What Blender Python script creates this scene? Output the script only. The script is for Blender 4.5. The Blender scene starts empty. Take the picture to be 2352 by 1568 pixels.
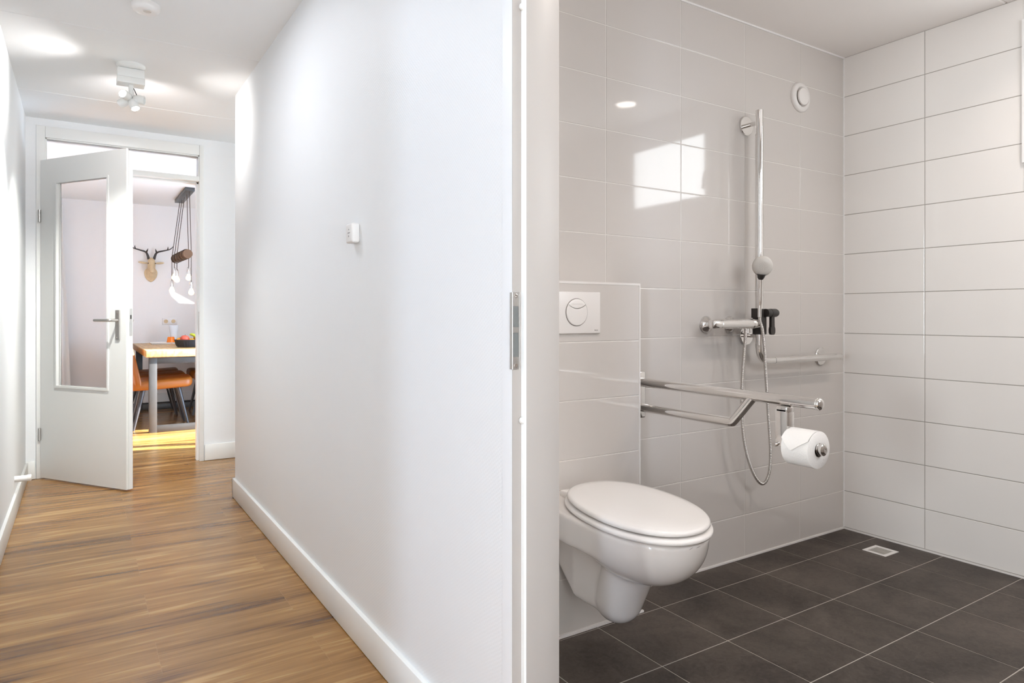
import bpy, bmesh, math, random
import numpy as np
from mathutils import Vector, Matrix
random.seed(7); rng = np.random.default_rng(7)
sc = bpy.context.scene
COL = sc.collection
pi = math.pi

# ------------------------------------------------------------------ camera, world, light, exposure
YAW = math.radians(32.7253); CAMZ = 1.0848; H = 2.3924
cam = bpy.data.cameras.new('camera'); co = bpy.data.objects.new('camera', cam); COL.objects.link(co)
cam.sensor_width = 36; cam.lens = 1542.5 / 2352 * 36; cam.clip_start = .02
cam.shift_y = -(784 - 723.2) / 2352; cam.shift_x = 0
co.location = (0, 0, CAMZ); co.rotation_euler = (pi / 2, 0, -YAW)
sc.camera = co
vs = sc.view_settings
vs.view_transform = 'Standard'; vs.look = 'None'; vs.gamma = 1; vs.use_curve_mapping = False
vs.exposure = 0.0
sc.cycles.max_bounces = 10; sc.cycles.diffuse_bounces = 6; sc.cycles.glossy_bounces = 5
sc.cycles.transmission_bounces = 6; sc.cycles.caustics_reflective = False; sc.cycles.caustics_refractive = False
sc.cycles.sample_clamp_indirect = 4.0

W = bpy.data.worlds.new('world'); sc.world = W; W.use_nodes = True
bg = W.node_tree.nodes['Background']; bg.inputs[0].default_value = (0.781, 0.875, 1.000, 1); bg.inputs[1].default_value = 5.484

def light(name, kind, loc, energy, col=(1, 1, 1), direction=(0, 0, -1), size=None, spot=None, blend=.3, spread=None):
    l = bpy.data.lights.new(name, kind); o = bpy.data.objects.new(name, l); COL.objects.link(o)
    o.location = loc; l.energy = energy; l.color = col
    o.rotation_euler = Vector(direction).to_track_quat('-Z', 'Y').to_euler()
    if kind == 'AREA':
        l.shape = 'RECTANGLE'; l.size, l.size_y = size
        if spread: l.spread = spread
    elif kind == 'SPOT': l.spot_size = spot; l.spot_blend = blend; l.shadow_soft_size = size or .03
    elif kind == 'SUN': l.angle = size or .009
    elif kind == 'POINT': l.shadow_soft_size = size or .03
    return o
E_SUN = 58.0
sun = light('sun', 'SUN', (6, 5, 5), E_SUN, (1, .97, .95), (-1, .30, -.56))
# daylight at the windows; entrance and second side-room lights are added fill
light('dining_window_daylight', 'AREA', (1.95, 6.24, 1.15), 84.65, (0.42, 0.68, 1.000), (-1, 0, .45), (1.25, 2.2))
light('entrance_fill', 'AREA', (.236, -1.72, 1.2), 41.72, (0.861, 0.944, 1.000), (0, 1, 0), (.8, 1.9))  # unseen fill added behind the viewer to brighten the hallway
light('study_window_daylight', 'AREA', (-3.34, -2.2, 1.2), 49.40, (0.652, 0.783, 1.000), (1, 1, 0), (.4, 2.1), spread=2.4)
light('side_room_fill', 'AREA', (-3.46, -.25, 1.35), 57.15, (0.882, 0.957, 1.000), (1, .12, 0), (.6, 1.5), spread=2.0)  # added fill through both doorways onto the bathroom right wall
light('bathroom_window_daylight', 'AREA', (3.262, .748, 2.02), 4.22, (0.904, 0.964, 1.000), (-1, 0, 0), (.62, .38))

# ------------------------------------------------------------------ mesh helpers
ORG = {}
def obj(name, verts, faces, mat, parent=None, smooth=0, mi=None, mats=None):
    """smooth: 0 flat, else the angle in degrees above which edges stay sharp"""
    o0 = ORG.get(parent, Vector((0, 0, 0))) if parent else Vector((0, 0, 0))
    V = np.asarray(verts, float).reshape(-1, 3) - np.array(o0)
    m = bpy.data.meshes.new(name); m.from_pydata(V.tolist(), [], [tuple(int(i) for i in f) for f in faces])
    for mm in (mats or [mat]): m.materials.append(mm)
    if mi is not None: m.polygons.foreach_set('material_index', mi)
    m.validate()
    if smooth:
        m.polygons.foreach_set('use_smooth', [True] * len(m.polygons))
        if smooth < 180: m.set_sharp_from_angle(angle=math.radians(smooth))
    m.update()
    o = bpy.data.objects.new(name, m); COL.objects.link(o)
    if parent: o.parent = parent
    ORG[o] = o0
    return o
def tag(o, label, cat=None, group=None, kind=None):
    o['label'] = label
    if cat: o['category'] = cat
    if group: o['group'] = group
    if kind: o['kind'] = kind
    return o
def thing(name, loc, label, cat, group=None, kind=None):
    o = bpy.data.objects.new(name, None); COL.objects.link(o); o.location = loc; o.empty_display_size = .05
    ORG[o] = Vector(loc)
    return tag(o, label, cat, group, kind)
class MB:
    def __init__(s): s.v = []; s.f = []; s.mi = []; s.cur = 0
    def add(s, v, f):
        n = len(s.v); s.v += [tuple(p) for p in v]; s.f += [tuple(i + n for i in q) for q in f]; s.mi += [s.cur] * len(f); return s
    def box(s, x0, x1, y0, y1, z0, z1):
        v = [(x, y, z) for x in (x0, x1) for y in (y0, y1) for z in (z0, z1)]
        return s.add(v, [(0, 1, 3, 2), (4, 6, 7, 5), (0, 4, 5, 1), (2, 3, 7, 6), (0, 2, 6, 4), (1, 5, 7, 3)])
    def bbox(s, x0, x1, y0, y1, z0, z1, r=.003, seg=2):
        bm = bmesh.new(); bmesh.ops.create_cube(bm, size=1)
        for v in bm.verts: v.co = Vector(((x0 + x1) / 2 + v.co.x * (x1 - x0), (y0 + y1) / 2 + v.co.y * (y1 - y0), (z0 + z1) / 2 + v.co.z * (z1 - z0)))
        bmesh.ops.bevel(bm, geom=bm.edges[:], offset=r, segments=seg, profile=.5, affect='EDGES')
        return s.bm(bm)
    def bm(s, bm, M=None):
        if M is not None: bm.transform(M)
        bm.verts.index_update(); s.add([v.co[:] for v in bm.verts], [[v.index for v in f.verts] for f in bm.faces]); bm.free(); return s
    def tube(s, pts, r, n=16, caps=True, flat=None):
        P = [Vector(p) for p in pts]; R = r if hasattr(r, '__len__') else [r] * len(P)
        T = []
        for i in range(len(P)):
            a = P[i] - P[max(0, i - 1)]; b = P[min(len(P) - 1, i + 1)] - P[i]
            t = (a.normalized() if a.length > 1e-9 else Vector()) + (b.normalized() if b.length > 1e-9 else Vector())
            T.append(t.normalized())
        up = Vector((0, 0, 1)) if abs(T[0].z) < .9 else Vector((1, 0, 0))
        N = (up - T[0] * up.dot(T[0])).normalized(); v = []; f = []
        for i, p in enumerate(P):
            if i: N = (N - T[i] * N.dot(T[i])).normalized()
            B = T[i].cross(N)
            for k in range(n):
                a = 2 * pi * k / n; v.append(p + (N * math.cos(a) + B * math.sin(a)) * R[i])
        for i in range(len(P) - 1):
            for k in range(n):
                k2 = (k + 1) % n; f.append((i * n + k, i * n + k2, (i + 1) * n + k2, (i + 1) * n + k))
        if caps: f.append(tuple(range(n - 1, -1, -1))); f.append(tuple((len(P) - 1) * n + k for k in range(n)))
        return s.add(v, f)
    def lathe(s, prof, base=(0, 0, 0), axis=(0, 0, 1), n=32):
        """prof: [(r, h)] along the axis from base"""
        q = Vector(axis).to_track_quat('Z', 'Y'); base = Vector(base); v = []; f = []
        for r, h in prof:
            for k in range(n):
                a = 2 * pi * k / n; v.append(base + q @ Vector((max(r, 1e-5) * math.cos(a), max(r, 1e-5) * math.sin(a), h)))
        m = len(prof)
        for i in range(m - 1):
            for k in range(n):
                k2 = (k + 1) % n; f.append((i * n + k, i * n + k2, (i + 1) * n + k2, (i + 1) * n + k))
        f.append(tuple(range(n - 1, -1, -1))); f.append(tuple((m - 1) * n + k for k in range(n)))
        return s.add(v, f)
    def loft(s, rings, caps=True):
        n = len(rings[0]); v = [p for r in rings for p in r]; f = []
        for i in range(len(rings) - 1):
            for k in range(n):
                k2 = (k + 1) % n; f.append((i * n + k, i * n + k2, (i + 1) * n + k2, (i + 1) * n + k))
        if caps: f.append(tuple(range(n - 1, -1, -1))); f.append(tuple((len(rings) - 1) * n + k for k in range(n)))
        return s.add(v, f)
    def build(s, name, mat, parent=None, smooth=0, mats=None):
        return obj(name, s.v, s.f, mat, parent, smooth, mi=s.mi if mats else None, mats=mats)
def smoothpath(pts, n=8):
    P = [Vector(p) for p in pts]; out = []
    for i in range(len(P) - 1):
        p0 = P[max(i - 1, 0)]; p1 = P[i]; p2 = P[i + 1]; p3 = P[min(i + 2, len(P) - 1)]
        for k in range(n):
            t = k / n
            out.append(.5 * ((2 * p1) + (p2 - p0) * t + (2 * p0 - 5 * p1 + 4 * p2 - p3) * t * t + (3 * p1 - p0 - 3 * p2 + p3) * t ** 3))
    out.append(P[-1]); return out
def copy_tree(o, parent=None):
    c = o.copy(); COL.objects.link(c); c.parent = parent; ORG[c] = ORG.get(o)
    for ch in list(o.children): copy_tree(ch, c)
    return c
def surface(fn, lo, hi, h):
    """mesh of the zero level of fn(x, y, z) -> array (surface nets, then projected on the surface)"""
    ax = [np.arange(lo[i], hi[i] + h, h) for i in range(3)]
    X, Y, Z = np.meshgrid(*ax, indexing='ij'); v = fn(X, Y, Z); sg = v < 0
    nx, ny, nz = v.shape
    c = [(a, b, d) for a in (0, 1) for b in (0, 1) for d in (0, 1)]
    sl = lambda A, q: A[q[0]:nx - 1 + q[0], q[1]:ny - 1 + q[1], q[2]:nz - 1 + q[2]]
    acc = np.zeros((nx - 1, ny - 1, nz - 1, 3)); cnt = np.zeros((nx - 1, ny - 1, nz - 1))
    for i, a in enumerate(c):
        for b in c[i + 1:]:
            if sum(abs(a[k] - b[k]) for k in range(3)) != 1: continue
            va, vb = sl(v, a), sl(v, b); m = (va < 0) != (vb < 0)
            t = np.where(m, va / np.where(m, va - vb, 1), 0)
            for k in range(3): acc[..., k] += np.where(m, a[k] + (b[k] - a[k]) * t, 0)
            cnt += m
    act = cnt > 0; idx = -np.ones(act.shape, int); idx[act] = np.arange(act.sum())
    I = np.argwhere(act); P = np.array(lo) + (I + acc[act] / cnt[act][:, None]) * h
    F = []
    for d in range(3):
        e1, e2 = [(1, 2), (2, 0), (0, 1)][d]
        a = [slice(None)] * 3; b = [slice(None)] * 3
        a[d] = slice(0, -1); b[d] = slice(1, None)
        A = sg[tuple(a)]; B = sg[tuple(b)]; E = np.argwhere(A != B)
        for s_ in (E,):
            s_ = s_[(s_[:, e1] > 0) & (s_[:, e2] > 0) & (s_[:, e1] < v.shape[e1] - 1) & (s_[:, e2] < v.shape[e2] - 1)]
            o1 = np.zeros(3, int); o1[e1] = 1; o2 = np.zeros(3, int); o2[e2] = 1
            q = [idx[tuple((s_ - w).T)] for w in (o1 + o2, o2, 0 * o1, o1)]
            Q = np.stack(q, 1); flip = ~A[tuple(s_.T)]
            Q[flip] = Q[flip][:, ::-1]; F.append(Q)
    F = np.concatenate(F)
    for _ in range(3):
        e = h * .2; x, y, z = P.T; f0 = fn(x, y, z)
        g = np.stack([fn(x + e, y, z) - f0, fn(x, y + e, z) - f0, fn(x, y, z + e) - f0], 1) / e
        st = (f0 / (np.maximum((g ** 2).sum(1), .05)))[:, None] * g
        ln = np.linalg.norm(st, axis=1, keepdims=True); st *= np.minimum(1, .5 * h / np.maximum(ln, 1e-9)); P = P - st
    return P, F
def smin(a, b, k): h_ = np.clip(.5 + .5 * (b - a) / k, 0, 1); return b * (1 - h_) + a * h_ - k * h_ * (1 - h_)
def smax(a, b, k): return -smin(-a, -b, k)
def capsule(x, y, z, a, b, r0, r1):
    a = np.array(a, float); b = np.array(b, float); d = b - a
    t = np.clip(((x - a[0]) * d[0] + (y - a[1]) * d[1] + (z - a[2]) * d[2]) / (d @ d), 0, 1)
    return np.sqrt((x - a[0] - t * d[0]) ** 2 + (y - a[1] - t * d[1]) ** 2 + (z - a[2] - t * d[2]) ** 2) - (r0 + (r1 - r0) * t)

# ------------------------------------------------------------------ materials
def srgb(r, g, b):
    f = lambda c: (c / 255) / 12.92 if c / 255 <= .04045 else ((c / 255 + .055) / 1.055) ** 2.4
    return (f(r), f(g), f(b), 1)
class NT:
    def __init__(s, name):
        s.m = bpy.data.materials.new(name); s.m.use_nodes = True; s.t = s.m.node_tree; s.n = s.t.nodes; s.b = s.n['Principled BSDF']
    def new(s, t, **kw):
        n = s.n.new(t)
        for k, v in kw.items(): setattr(n, k, v)
        return n
    def link(s, a, b): s.t.links.new(a, b)
def mat(name, col, rough=.5, metal=0, coat=0, emit=None, es=0, trans=0, ior=1.45, spec=None, bump=None, var=None, alpha=None):
    N = NT(name); b = N.b
    b.inputs['Base Color'].default_value = col; b.inputs['Roughness'].default_value = rough; b.inputs['Metallic'].default_value = metal
    b.inputs['Coat Weight'].default_value = coat; b.inputs['IOR'].default_value = ior; b.inputs['Transmission Weight'].default_value = trans
    if coat: b.inputs['Coat Roughness'].default_value = .04
    if spec is not None: b.inputs['Specular IOR Level'].default_value = spec
    if emit: b.inputs['Emission Color'].default_value = emit; b.inputs['Emission Strength'].default_value = es
    tc = N.new('ShaderNodeTexCoord')
    if var:   # (scale, amount): slight tone variation
        no = N.new('ShaderNodeTexNoise'); no.inputs['Scale'].default_value = var[0]; no.inputs['Detail'].default_value = 4
        N.link(tc.outputs['Object'], no.inputs['Vector'])
        hs = N.new('ShaderNodeHueSaturation'); hs.inputs['Color'].default_value = col
        mp = N.new('ShaderNodeMapRange'); mp.inputs[3].default_value = 1 - var[1]; mp.inputs[4].default_value = 1 + var[1]
        N.link(no.outputs['Fac'], mp.inputs[0]); N.link(mp.outputs[0], hs.inputs['Value']); N.link(hs.outputs[0], b.inputs['Base Color'])
    if bump:  # (scale, strength)
        no = N.new('ShaderNodeTexNoise'); no.inputs['Scale'].default_value = bump[0]; no.inputs['Detail'].default_value = 3
        N.link(tc.outputs['Object'], no.inputs['Vector'])
        bu = N.new('ShaderNodeBump'); bu.inputs['Strength'].default_value = bump[1]; bu.inputs['Distance'].default_value = .002
        N.link(no.outputs['Fac'], bu.inputs['Height']); N.link(bu.outputs[0], b.inputs['Normal'])
    return N.m
def mat_weave(name, col):
    N = NT(name); b = N.b; b.inputs['Base Color'].default_value = col; b.inputs['Roughness'].default_value = .55
    tc = N.new('ShaderNodeTexCoord'); h = []
    for ang in (.6, -.75):
        mp = N.new('ShaderNodeMapping'); mp.inputs['Rotation'].default_value = (ang, 0, 0)
        w = N.new('ShaderNodeTexWave', bands_direction='Z'); w.inputs['Scale'].default_value = 40; w.inputs['Distortion'].default_value = 1.5; w.inputs['Detail'].default_value = 1; w.inputs['Detail Scale'].default_value = 3
        N.link(tc.outputs['Object'], mp.inputs[0]); N.link(mp.outputs[0], w.inputs['Vector']); h.append(w)
    ma = N.new('ShaderNodeMath', operation='ADD'); N.link(h[0].outputs['Fac'], ma.inputs[0]); N.link(h[1].outputs['Fac'], ma.inputs[1])
    bu = N.new('ShaderNodeBump'); bu.inputs['Strength'].default_value = .13; bu.inputs['Distance'].default_value = .001
    N.link(ma.outputs[0], bu.inputs['Height']); N.link(bu.outputs[0], b.inputs['Normal']); return N.m
def mat_wood_floor():
    N = NT('oak_plank_flooring'); b = N.b; tc = N.new('ShaderNodeTexCoord'); L = N.link
    br = N.new('ShaderNodeTexBrick', offset=.37, squash=1)
    for k, v in (('Scale', 1), ('Brick Width', 1.22), ('Row Height', .226), ('Mortar Size', .0007), ('Mortar Smooth', .2), ('Bias', 0)): br.inputs[k].default_value = v
    br.inputs['Color1'].default_value = (0, 0, 0, 1); br.inputs['Color2'].default_value = (1, 1, 1, 1); br.inputs['Mortar'].default_value = (.5, .5, .5, 1)
    mp0 = N.new('ShaderNodeMapping'); mp0.inputs['Location'].default_value = (.56, -.025, 0)
    L(tc.outputs['Object'], mp0.inputs[0]); L(mp0.outputs[0], br.inputs['Vector'])
    sep = N.new('ShaderNodeSeparateColor'); L(br.outputs['Color'], sep.inputs[0])
    off = N.new('ShaderNodeCombineXYZ'); mu = N.new('ShaderNodeMath', operation='MULTIPLY'); mu.inputs[1].default_value = 17.3
    L(sep.outputs[0], mu.inputs[0]); L(mu.outputs[0], off.inputs[0]); L(mu.outputs[0], off.inputs[2])
    ad = N.new('ShaderNodeVectorMath', operation='ADD'); L(tc.outputs['Object'], ad.inputs[0]); L(off.outputs[0], ad.inputs[1])
    def noise(scale, sx, sy, det, dist=0, rough=.5, src=None):
        m = N.new('ShaderNodeMapping'); m.inputs['Scale'].default_value = (sx, sy, 1); L((src or ad).outputs['Object' if src else 0], m.inputs[0])
        n = N.new('ShaderNodeTexNoise'); n.inputs['Scale'].default_value = scale; n.inputs['Detail'].default_value = det
        n.inputs['Distortion'].default_value = dist; n.inputs['Roughness'].default_value = rough; L(m.outputs[0], n.inputs['Vector']); return n
    n1 = noise(1.8, .62, 4.0, 2.5, .9, .5, tc); n2 = noise(9, .36, 11, 5, .5, .6); n3 = noise(60, .35, 9, 3)
    wv = N.new('ShaderNodeTexWave', bands_direction='Y'); wv.inputs['Scale'].default_value = 3.2; wv.inputs['Distortion'].default_value = 14; wv.inputs['Detail'].default_value = 3; wv.inputs['Detail Scale'].default_value = .9
    mw = N.new('ShaderNodeMapping'); mw.inputs['Scale'].default_value = (.32, 1.6, 1); L(ad.outputs[0], mw.inputs[0]); L(mw.outputs[0], wv.inputs['Vector'])
    r1 = N.new('ShaderNodeValToRGB'); e = r1.color_ramp.elements
    e[0].position = .36; e[0].color = srgb(86, 55, 27); e[1].position = .63; e[1].color = srgb(178, 140, 90)
    x = r1.color_ramp.elements.new(.45); x.color = srgb(133, 94, 49); x = r1.color_ramp.elements.new(.56); x.color = srgb(152, 112, 63)
    def mixv(a, bb, f):
        m = N.new('ShaderNodeMix'); m.inputs[0].default_value = f; L(a, m.inputs[2]); L(bb, m.inputs[3]); return m.outputs[0]
    v = mixv(n1.outputs['Fac'], n2.outputs['Fac'], .34); v = mixv(v, wv.outputs['Fac'], .06); v = mixv(v, n3.outputs['Fac'], .05)
    L(v, r1.inputs[0])
    hs = N.new('ShaderNodeHueSaturation'); mr = N.new('ShaderNodeMapRange'); mr.inputs[3].default_value = .90; mr.inputs[4].default_value = 1.03
    L(sep.outputs[0], mr.inputs[0]); L(mr.outputs[0], hs.inputs['Value']); L(r1.outputs[0], hs.inputs['Color'])
    # knots
    nk = noise(3.1, .9, 3.4, 1, 1.2); rk = N.new('ShaderNodeMapRange'); rk.inputs[1].default_value = .735; rk.inputs[2].default_value = .80; L(nk.outputs['Fac'], rk.inputs[0])
    mk = N.new('ShaderNodeMix', data_type='RGBA'); mk.inputs[7].default_value = srgb(88, 58, 34); L(rk.outputs[0], mk.inputs[0]); L(hs.outputs[0], mk.inputs[6])
    mj = N.new('ShaderNodeMix', data_type='RGBA'); mj.inputs[7].default_value = srgb(160, 126, 86); L(mk.outputs[2], mj.inputs[6])
    mm = N.new('ShaderNodeMath', operation='MULTIPLY'); mm.inputs[1].default_value = .5; L(br.outputs['Fac'], mm.inputs[0]); L(mm.outputs[0], mj.inputs[0])
    L(mj.outputs[2], b.inputs['Base Color'])
    rr = N.new('ShaderNodeMapRange'); rr.inputs[3].default_value = .20; rr.inputs[4].default_value = .30; L(n2.outputs['Fac'], rr.inputs[0]); L(rr.outputs[0], b.inputs['Roughness'])
    bu = N.new('ShaderNodeBump'); bu.inputs['Strength'].default_value = .12; bu.inputs['Distance'].default_value = .001
    L(n3.outputs['Fac'], bu.inputs['Height']); L(bu.outputs[0], b.inputs['Normal']); return N.m
def mat_dark_tile():
    N = NT('anthracite_floor_tile'); b = N.b; L = N.link; tc = N.new('ShaderNodeTexCoord')
    def noise(s, d, r=.5, dist=0):
        n = N.new('ShaderNodeTexNoise'); n.inputs['Scale'].default_value = s; n.inputs['Detail'].default_value = d; n.inputs['Roughness'].default_value = r; n.inputs['Distortion'].default_value = dist
        L(tc.outputs['Object'], n.inputs['Vector']); return n
    a = noise(3.2, 6, .6, .6); c = noise(38, 5, .65, 1.6)
    m = N.new('ShaderNodeMix'); m.inputs[0].default_value = .35; L(a.outputs['Fac'], m.inputs[2]); L(c.outputs['Fac'], m.inputs[3])
    r = N.new('ShaderNodeValToRGB'); e = r.color_ramp.elements; e[0].position = .38; e[0].color = srgb(45, 36, 30); e[1].position = .64; e[1].color = srgb(88, 78, 70); L(m.outputs[0], r.inputs[0])
    L(r.outputs[0], b.inputs['Base Color']); b.inputs['Roughness'].default_value = .55
    bu = N.new('ShaderNodeBump'); bu.inputs['Strength'].default_value = .25; bu.inputs['Distance'].default_value = .0015; L(c.outputs['Fac'], bu.inputs['Height']); L(bu.outputs[0], b.inputs['Normal'])
    return N.m
def mat_table():
    N = NT('light_oak_table_wood'); b = N.b; L = N.link; tc = N.new('ShaderNodeTexCoord')
    mp = N.new('ShaderNodeMapping'); mp.inputs['Scale'].default_value = (9, .8, 6); L(tc.outputs['Object'], mp.inputs[0])
    n = N.new('ShaderNodeTexNoise'); n.inputs['Scale'].default_value = 4; n.inputs['Detail'].default_value = 5; L(mp.outputs[0], n.inputs['Vector'])
    r = N.new('ShaderNodeValToRGB'); e = r.color_ramp.elements; e[0].position = .35; e[0].color = srgb(172, 132, 80); e[1].position = .68; e[1].color = srgb(208, 172, 116); L(n.outputs['Fac'], r.inputs[0])
    L(r.outputs[0], b.inputs['Base Color']); b.inputs['Roughness'].default_value = .4; return N.m

M = {}
M['wall'] = mat_weave('white_woven_wallpaper', (.85, .86, .865, 1))
M['ceil'] = mat('white_ceiling_plaster', (.85, .855, .85, 1), .8, bump=(90, .15))
M['bceil'] = mat('bathroom_ceiling_plaster', (.86, .82, .79, 1), .8, bump=(60, .15))
M['dwall'] = mat('cream_dining_wall', (.83, .80, .775, 1), .8, bump=(150, .2))
M['trim'] = mat('white_gloss_paint', (.84, .84, .815, 1), .32)
M['frame'] = mat('shaded_frame_paint', (.375, .342, .312, 1), .38)  # same frame as the casing, darkened to offset light on the reveal
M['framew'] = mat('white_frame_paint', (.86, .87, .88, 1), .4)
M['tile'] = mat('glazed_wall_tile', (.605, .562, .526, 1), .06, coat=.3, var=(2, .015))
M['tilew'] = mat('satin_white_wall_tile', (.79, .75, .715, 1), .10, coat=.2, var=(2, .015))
M['grout'] = mat('wall_tile_grout', (.74, .70, .66, 1), .6)
M['groutdark'] = mat('shaded_wall_tile_grout', (.36, .33, .30, 1), .7)  # same grout, darkened for the shadows in the right wall joints
M['floort'] = mat_dark_tile()
M['fgrout'] = mat('floor_tile_grout', srgb(178, 170, 161), .8, var=(9, .25))
M['wood'] = mat_wood_floor(); M['table'] = mat_table()
M['ceramic'] = mat('white_ceramic', (.75, .70, .66, 1), .10, coat=.3)
M['seat'] = mat('white_seat_plastic', (.85, .81, .775, 1), .16)
M['plastic'] = mat('white_plastic', (.82, .80, .78, 1), .3)
M['bplastic'] = mat('warm_white_plastic', (.78, .74, .71, 1), .25)
M['chrome'] = mat('polished_chrome', (.80, .78, .76, 1), .07, 1)
M['satin'] = mat('satin_steel', (.62, .60, .57, 1), .32, 1)
M['hose'] = mat('chrome_hose', (.62, .59, .56, 1), .22, 1)
M['greyplastic'] = mat('grey_shower_plastic', (.60, .57, .53, 1), .3)
M['black'] = mat('dark_plastic', (.035, .03, .027, 1), .4)
M['hole'] = mat('dark_recess', (.02, .018, .016, 1), .9)
M['pocket'] = mat('shaded_pocket', (.15, .155, .148, 1), .5, .2)  # dark tone stands in for the shaded depth of the slots
M['paper'] = mat('toilet_paper', (.86, .83, .80, 1), .95, bump=(220, .4))
M['card'] = mat('brown_cardboard', (.16, .12, .09, 1), .9)
M['rubber'] = mat('white_rubber', (.78, .76, .72, 1), .6)
M['steel'] = mat('raw_steel', (.075, .073, .07, 1), .4, .5, var=(14, .15))
M['leather'] = mat('cognac_leather', (.30, .095, .014, 1), .38, bump=(120, .3), var=(7, .15))
M['chairleg'] = mat('dark_metal_leg', (.06, .058, .06, 1), .35, .6)
M['glass'] = mat('clear_glass', (1, 1, 1, 1), .0, trans=1, ior=1.45)
M['antler'] = mat('dark_antler', (.035, .028, .025, 1), .4)
M['deer'] = mat('carved_wood_look', (.64, .48, .29, 1), .6, var=(40, .2))
M['log'] = mat('rough_brown_log', (.14, .075, .04, 1), .8, bump=(60, .8), var=(25, .35))
M['cord'] = mat('brown_cord', (.07, .045, .03, 1), .7)
M['lit'] = mat('lit_bulb', (1, .9, .7, 1), .3, emit=(1, .66, .26, 1), es=4.2)
M['spotlit'] = mat('lit_spot_bulb', (1, .97, .9, 1), .3, emit=(1, .93, .80, 1), es=30)
M['down'] = mat('lit_downlight_disc', (1, .97, .93, 1), .3, emit=(1, .92, .86, 1), es=16)
M['basket'] = mat('dark_woven_basket', (.035, .037, .045, 1), .45, bump=(90, .6))
M['apple'] = mat('apple_skin', (.62, .10, .06, 1), .3, var=(9, .6))
M['orange'] = mat('orange_peel', (.85, .33, .02, 1), .45, bump=(260, .3))
M['banana'] = mat('green_yellow_banana', (.45, .50, .04, 1), .45, var=(12, .3))
M['jelly'] = mat('orange_jelly', (.85, .20, .01, 1), .12, var=(5, .1))
M['stripe'] = mat('leaf_print', (.30, .42, .25, 1), .5)
M['china'] = mat('white_china', (.85, .85, .85, 1), .2)
M['frost'] = mat('frosted_glass_vase', (.80, .84, .88, 1), .25)
M['curtain'] = mat('white_curtain', (.80, .79, .77, 1), .9)
M['print'] = mat('grey_print', (.22, .20, .19, 1), .6)
M['scuff'] = mat('grey_scuff', (.20, .17, .15, 1), .8)

# ------------------------------------------------------------------ setting
A, B = 3.2691, 1.9641          # bathroom right wall X, back wall Y
HX, HXB = .7765, .8916         # hall wall faces
def structure(name, mb, m, label, smooth=0, mats=None):
    o = mb.build(name, m, None, smooth, mats); return tag(o, label, name.split('_')[0], kind='structure')
structure('floor_hallway', MB().box(-4, HXB - .03, -2.9, 10, -.1, 0).box(HXB - .03, 3.4, 4.1, 10, -.1, 0), M['wood'], 'oak plank floor running through hallway and dining room')
# --- tiled surfaces
def rect_minus(r, h):
    a0, a1, b0, b1 = r; c0, c1, d0, d1 = h
    if c0 >= a1 or c1 <= a0 or d0 >= b1 or d1 <= b0: return [r]
    out = []
    if a0 < c0: out.append((a0, c0, b0, b1))
    if c1 < a1: out.append((c1, a1, b0, b1))
    m0, m1 = max(a0, c0), min(a1, c1)
    if b0 < d0: out.append((m0, m1, b0, d0))
    if d1 < b1: out.append((m0, m1, d1, b1))
    return out
def tiles(mb, us, vsn, o, eu, ev, en, gap=.0028, bev=.0016, dep=.0015, hole=None, tilt=.0006):
    """bevelled tiles between the joint lines us x vsn; o origin, eu/ev/en axes, tile face lies on the plane"""
    o, eu, ev, en = map(lambda q: np.array(q, float), (o, eu, ev, en))
    for i in range(len(us) - 1):
        for j in range(len(vsn) - 1):
            rs = [(us[i] + gap / 2, us[i + 1] - gap / 2, vsn[j] + gap / 2, vsn[j + 1] - gap / 2)]
            if hole: rs = rect_minus(rs[0], hole)
            for a0, a1, b0, b1 in rs:
                if a1 - a0 < .006 or b1 - b0 < .006: continue
                t = rng.normal(0, tilt, 2); v = []
                for lvl, ins in ((-dep, 0), (-dep * .25, bev * .35), (0, bev)):
                    for (p, q) in ((a0 + ins, b0 + ins), (a1 - ins, b0 + ins), (a1 - ins, b1 - ins), (a0 + ins, b1 - ins)):
                        hh = lvl + t[0] * (p - (a0 + a1) / 2) + t[1] * (q - (b0 + b1) / 2)
                        v.append(o + eu * p + ev * q + en * hh)
                f = [(8, 9, 10, 11)]
                for l in (0, 4):
                    for k in range(4): k2 = (k + 1) % 4; f.append((l + k, l + k2, l + 4 + k2, l + 4 + k))
                if np.dot(np.cross(eu, ev), en) < 0: f = [q[::-1] for q in f]
                mb.add(v, f)
zs = [.008] + [.1921 + .2 * k for k in range(0, 12) if .1921 + .2 * k < H] ; zs = [z for z in zs if z < H - .01] + [H]
D_ = .0013
bx0, bx1, by = 1.02, 1.7203, 1.8117
# back wall
mb = MB(); mb.box(HXB - .1, A + .1, B + D_, B + .12, -.05, H + .1)
mb.cur = 1
us = sorted([A - .3639 - .4052 * k for k in range(0, 6)]) + [A]; us = [HXB] + [u for u in us if u > HXB + .02]
tiles(mb, us, zs, (0, B, 0), (1, 0, 0), (0, 0, 1), (0, -1, 0))
structure('wall_back_bathroom', mb, None, 'bathroom back wall of glossy off-white oblong tiles', mats=[M['grout'], M['tile']])
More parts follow.
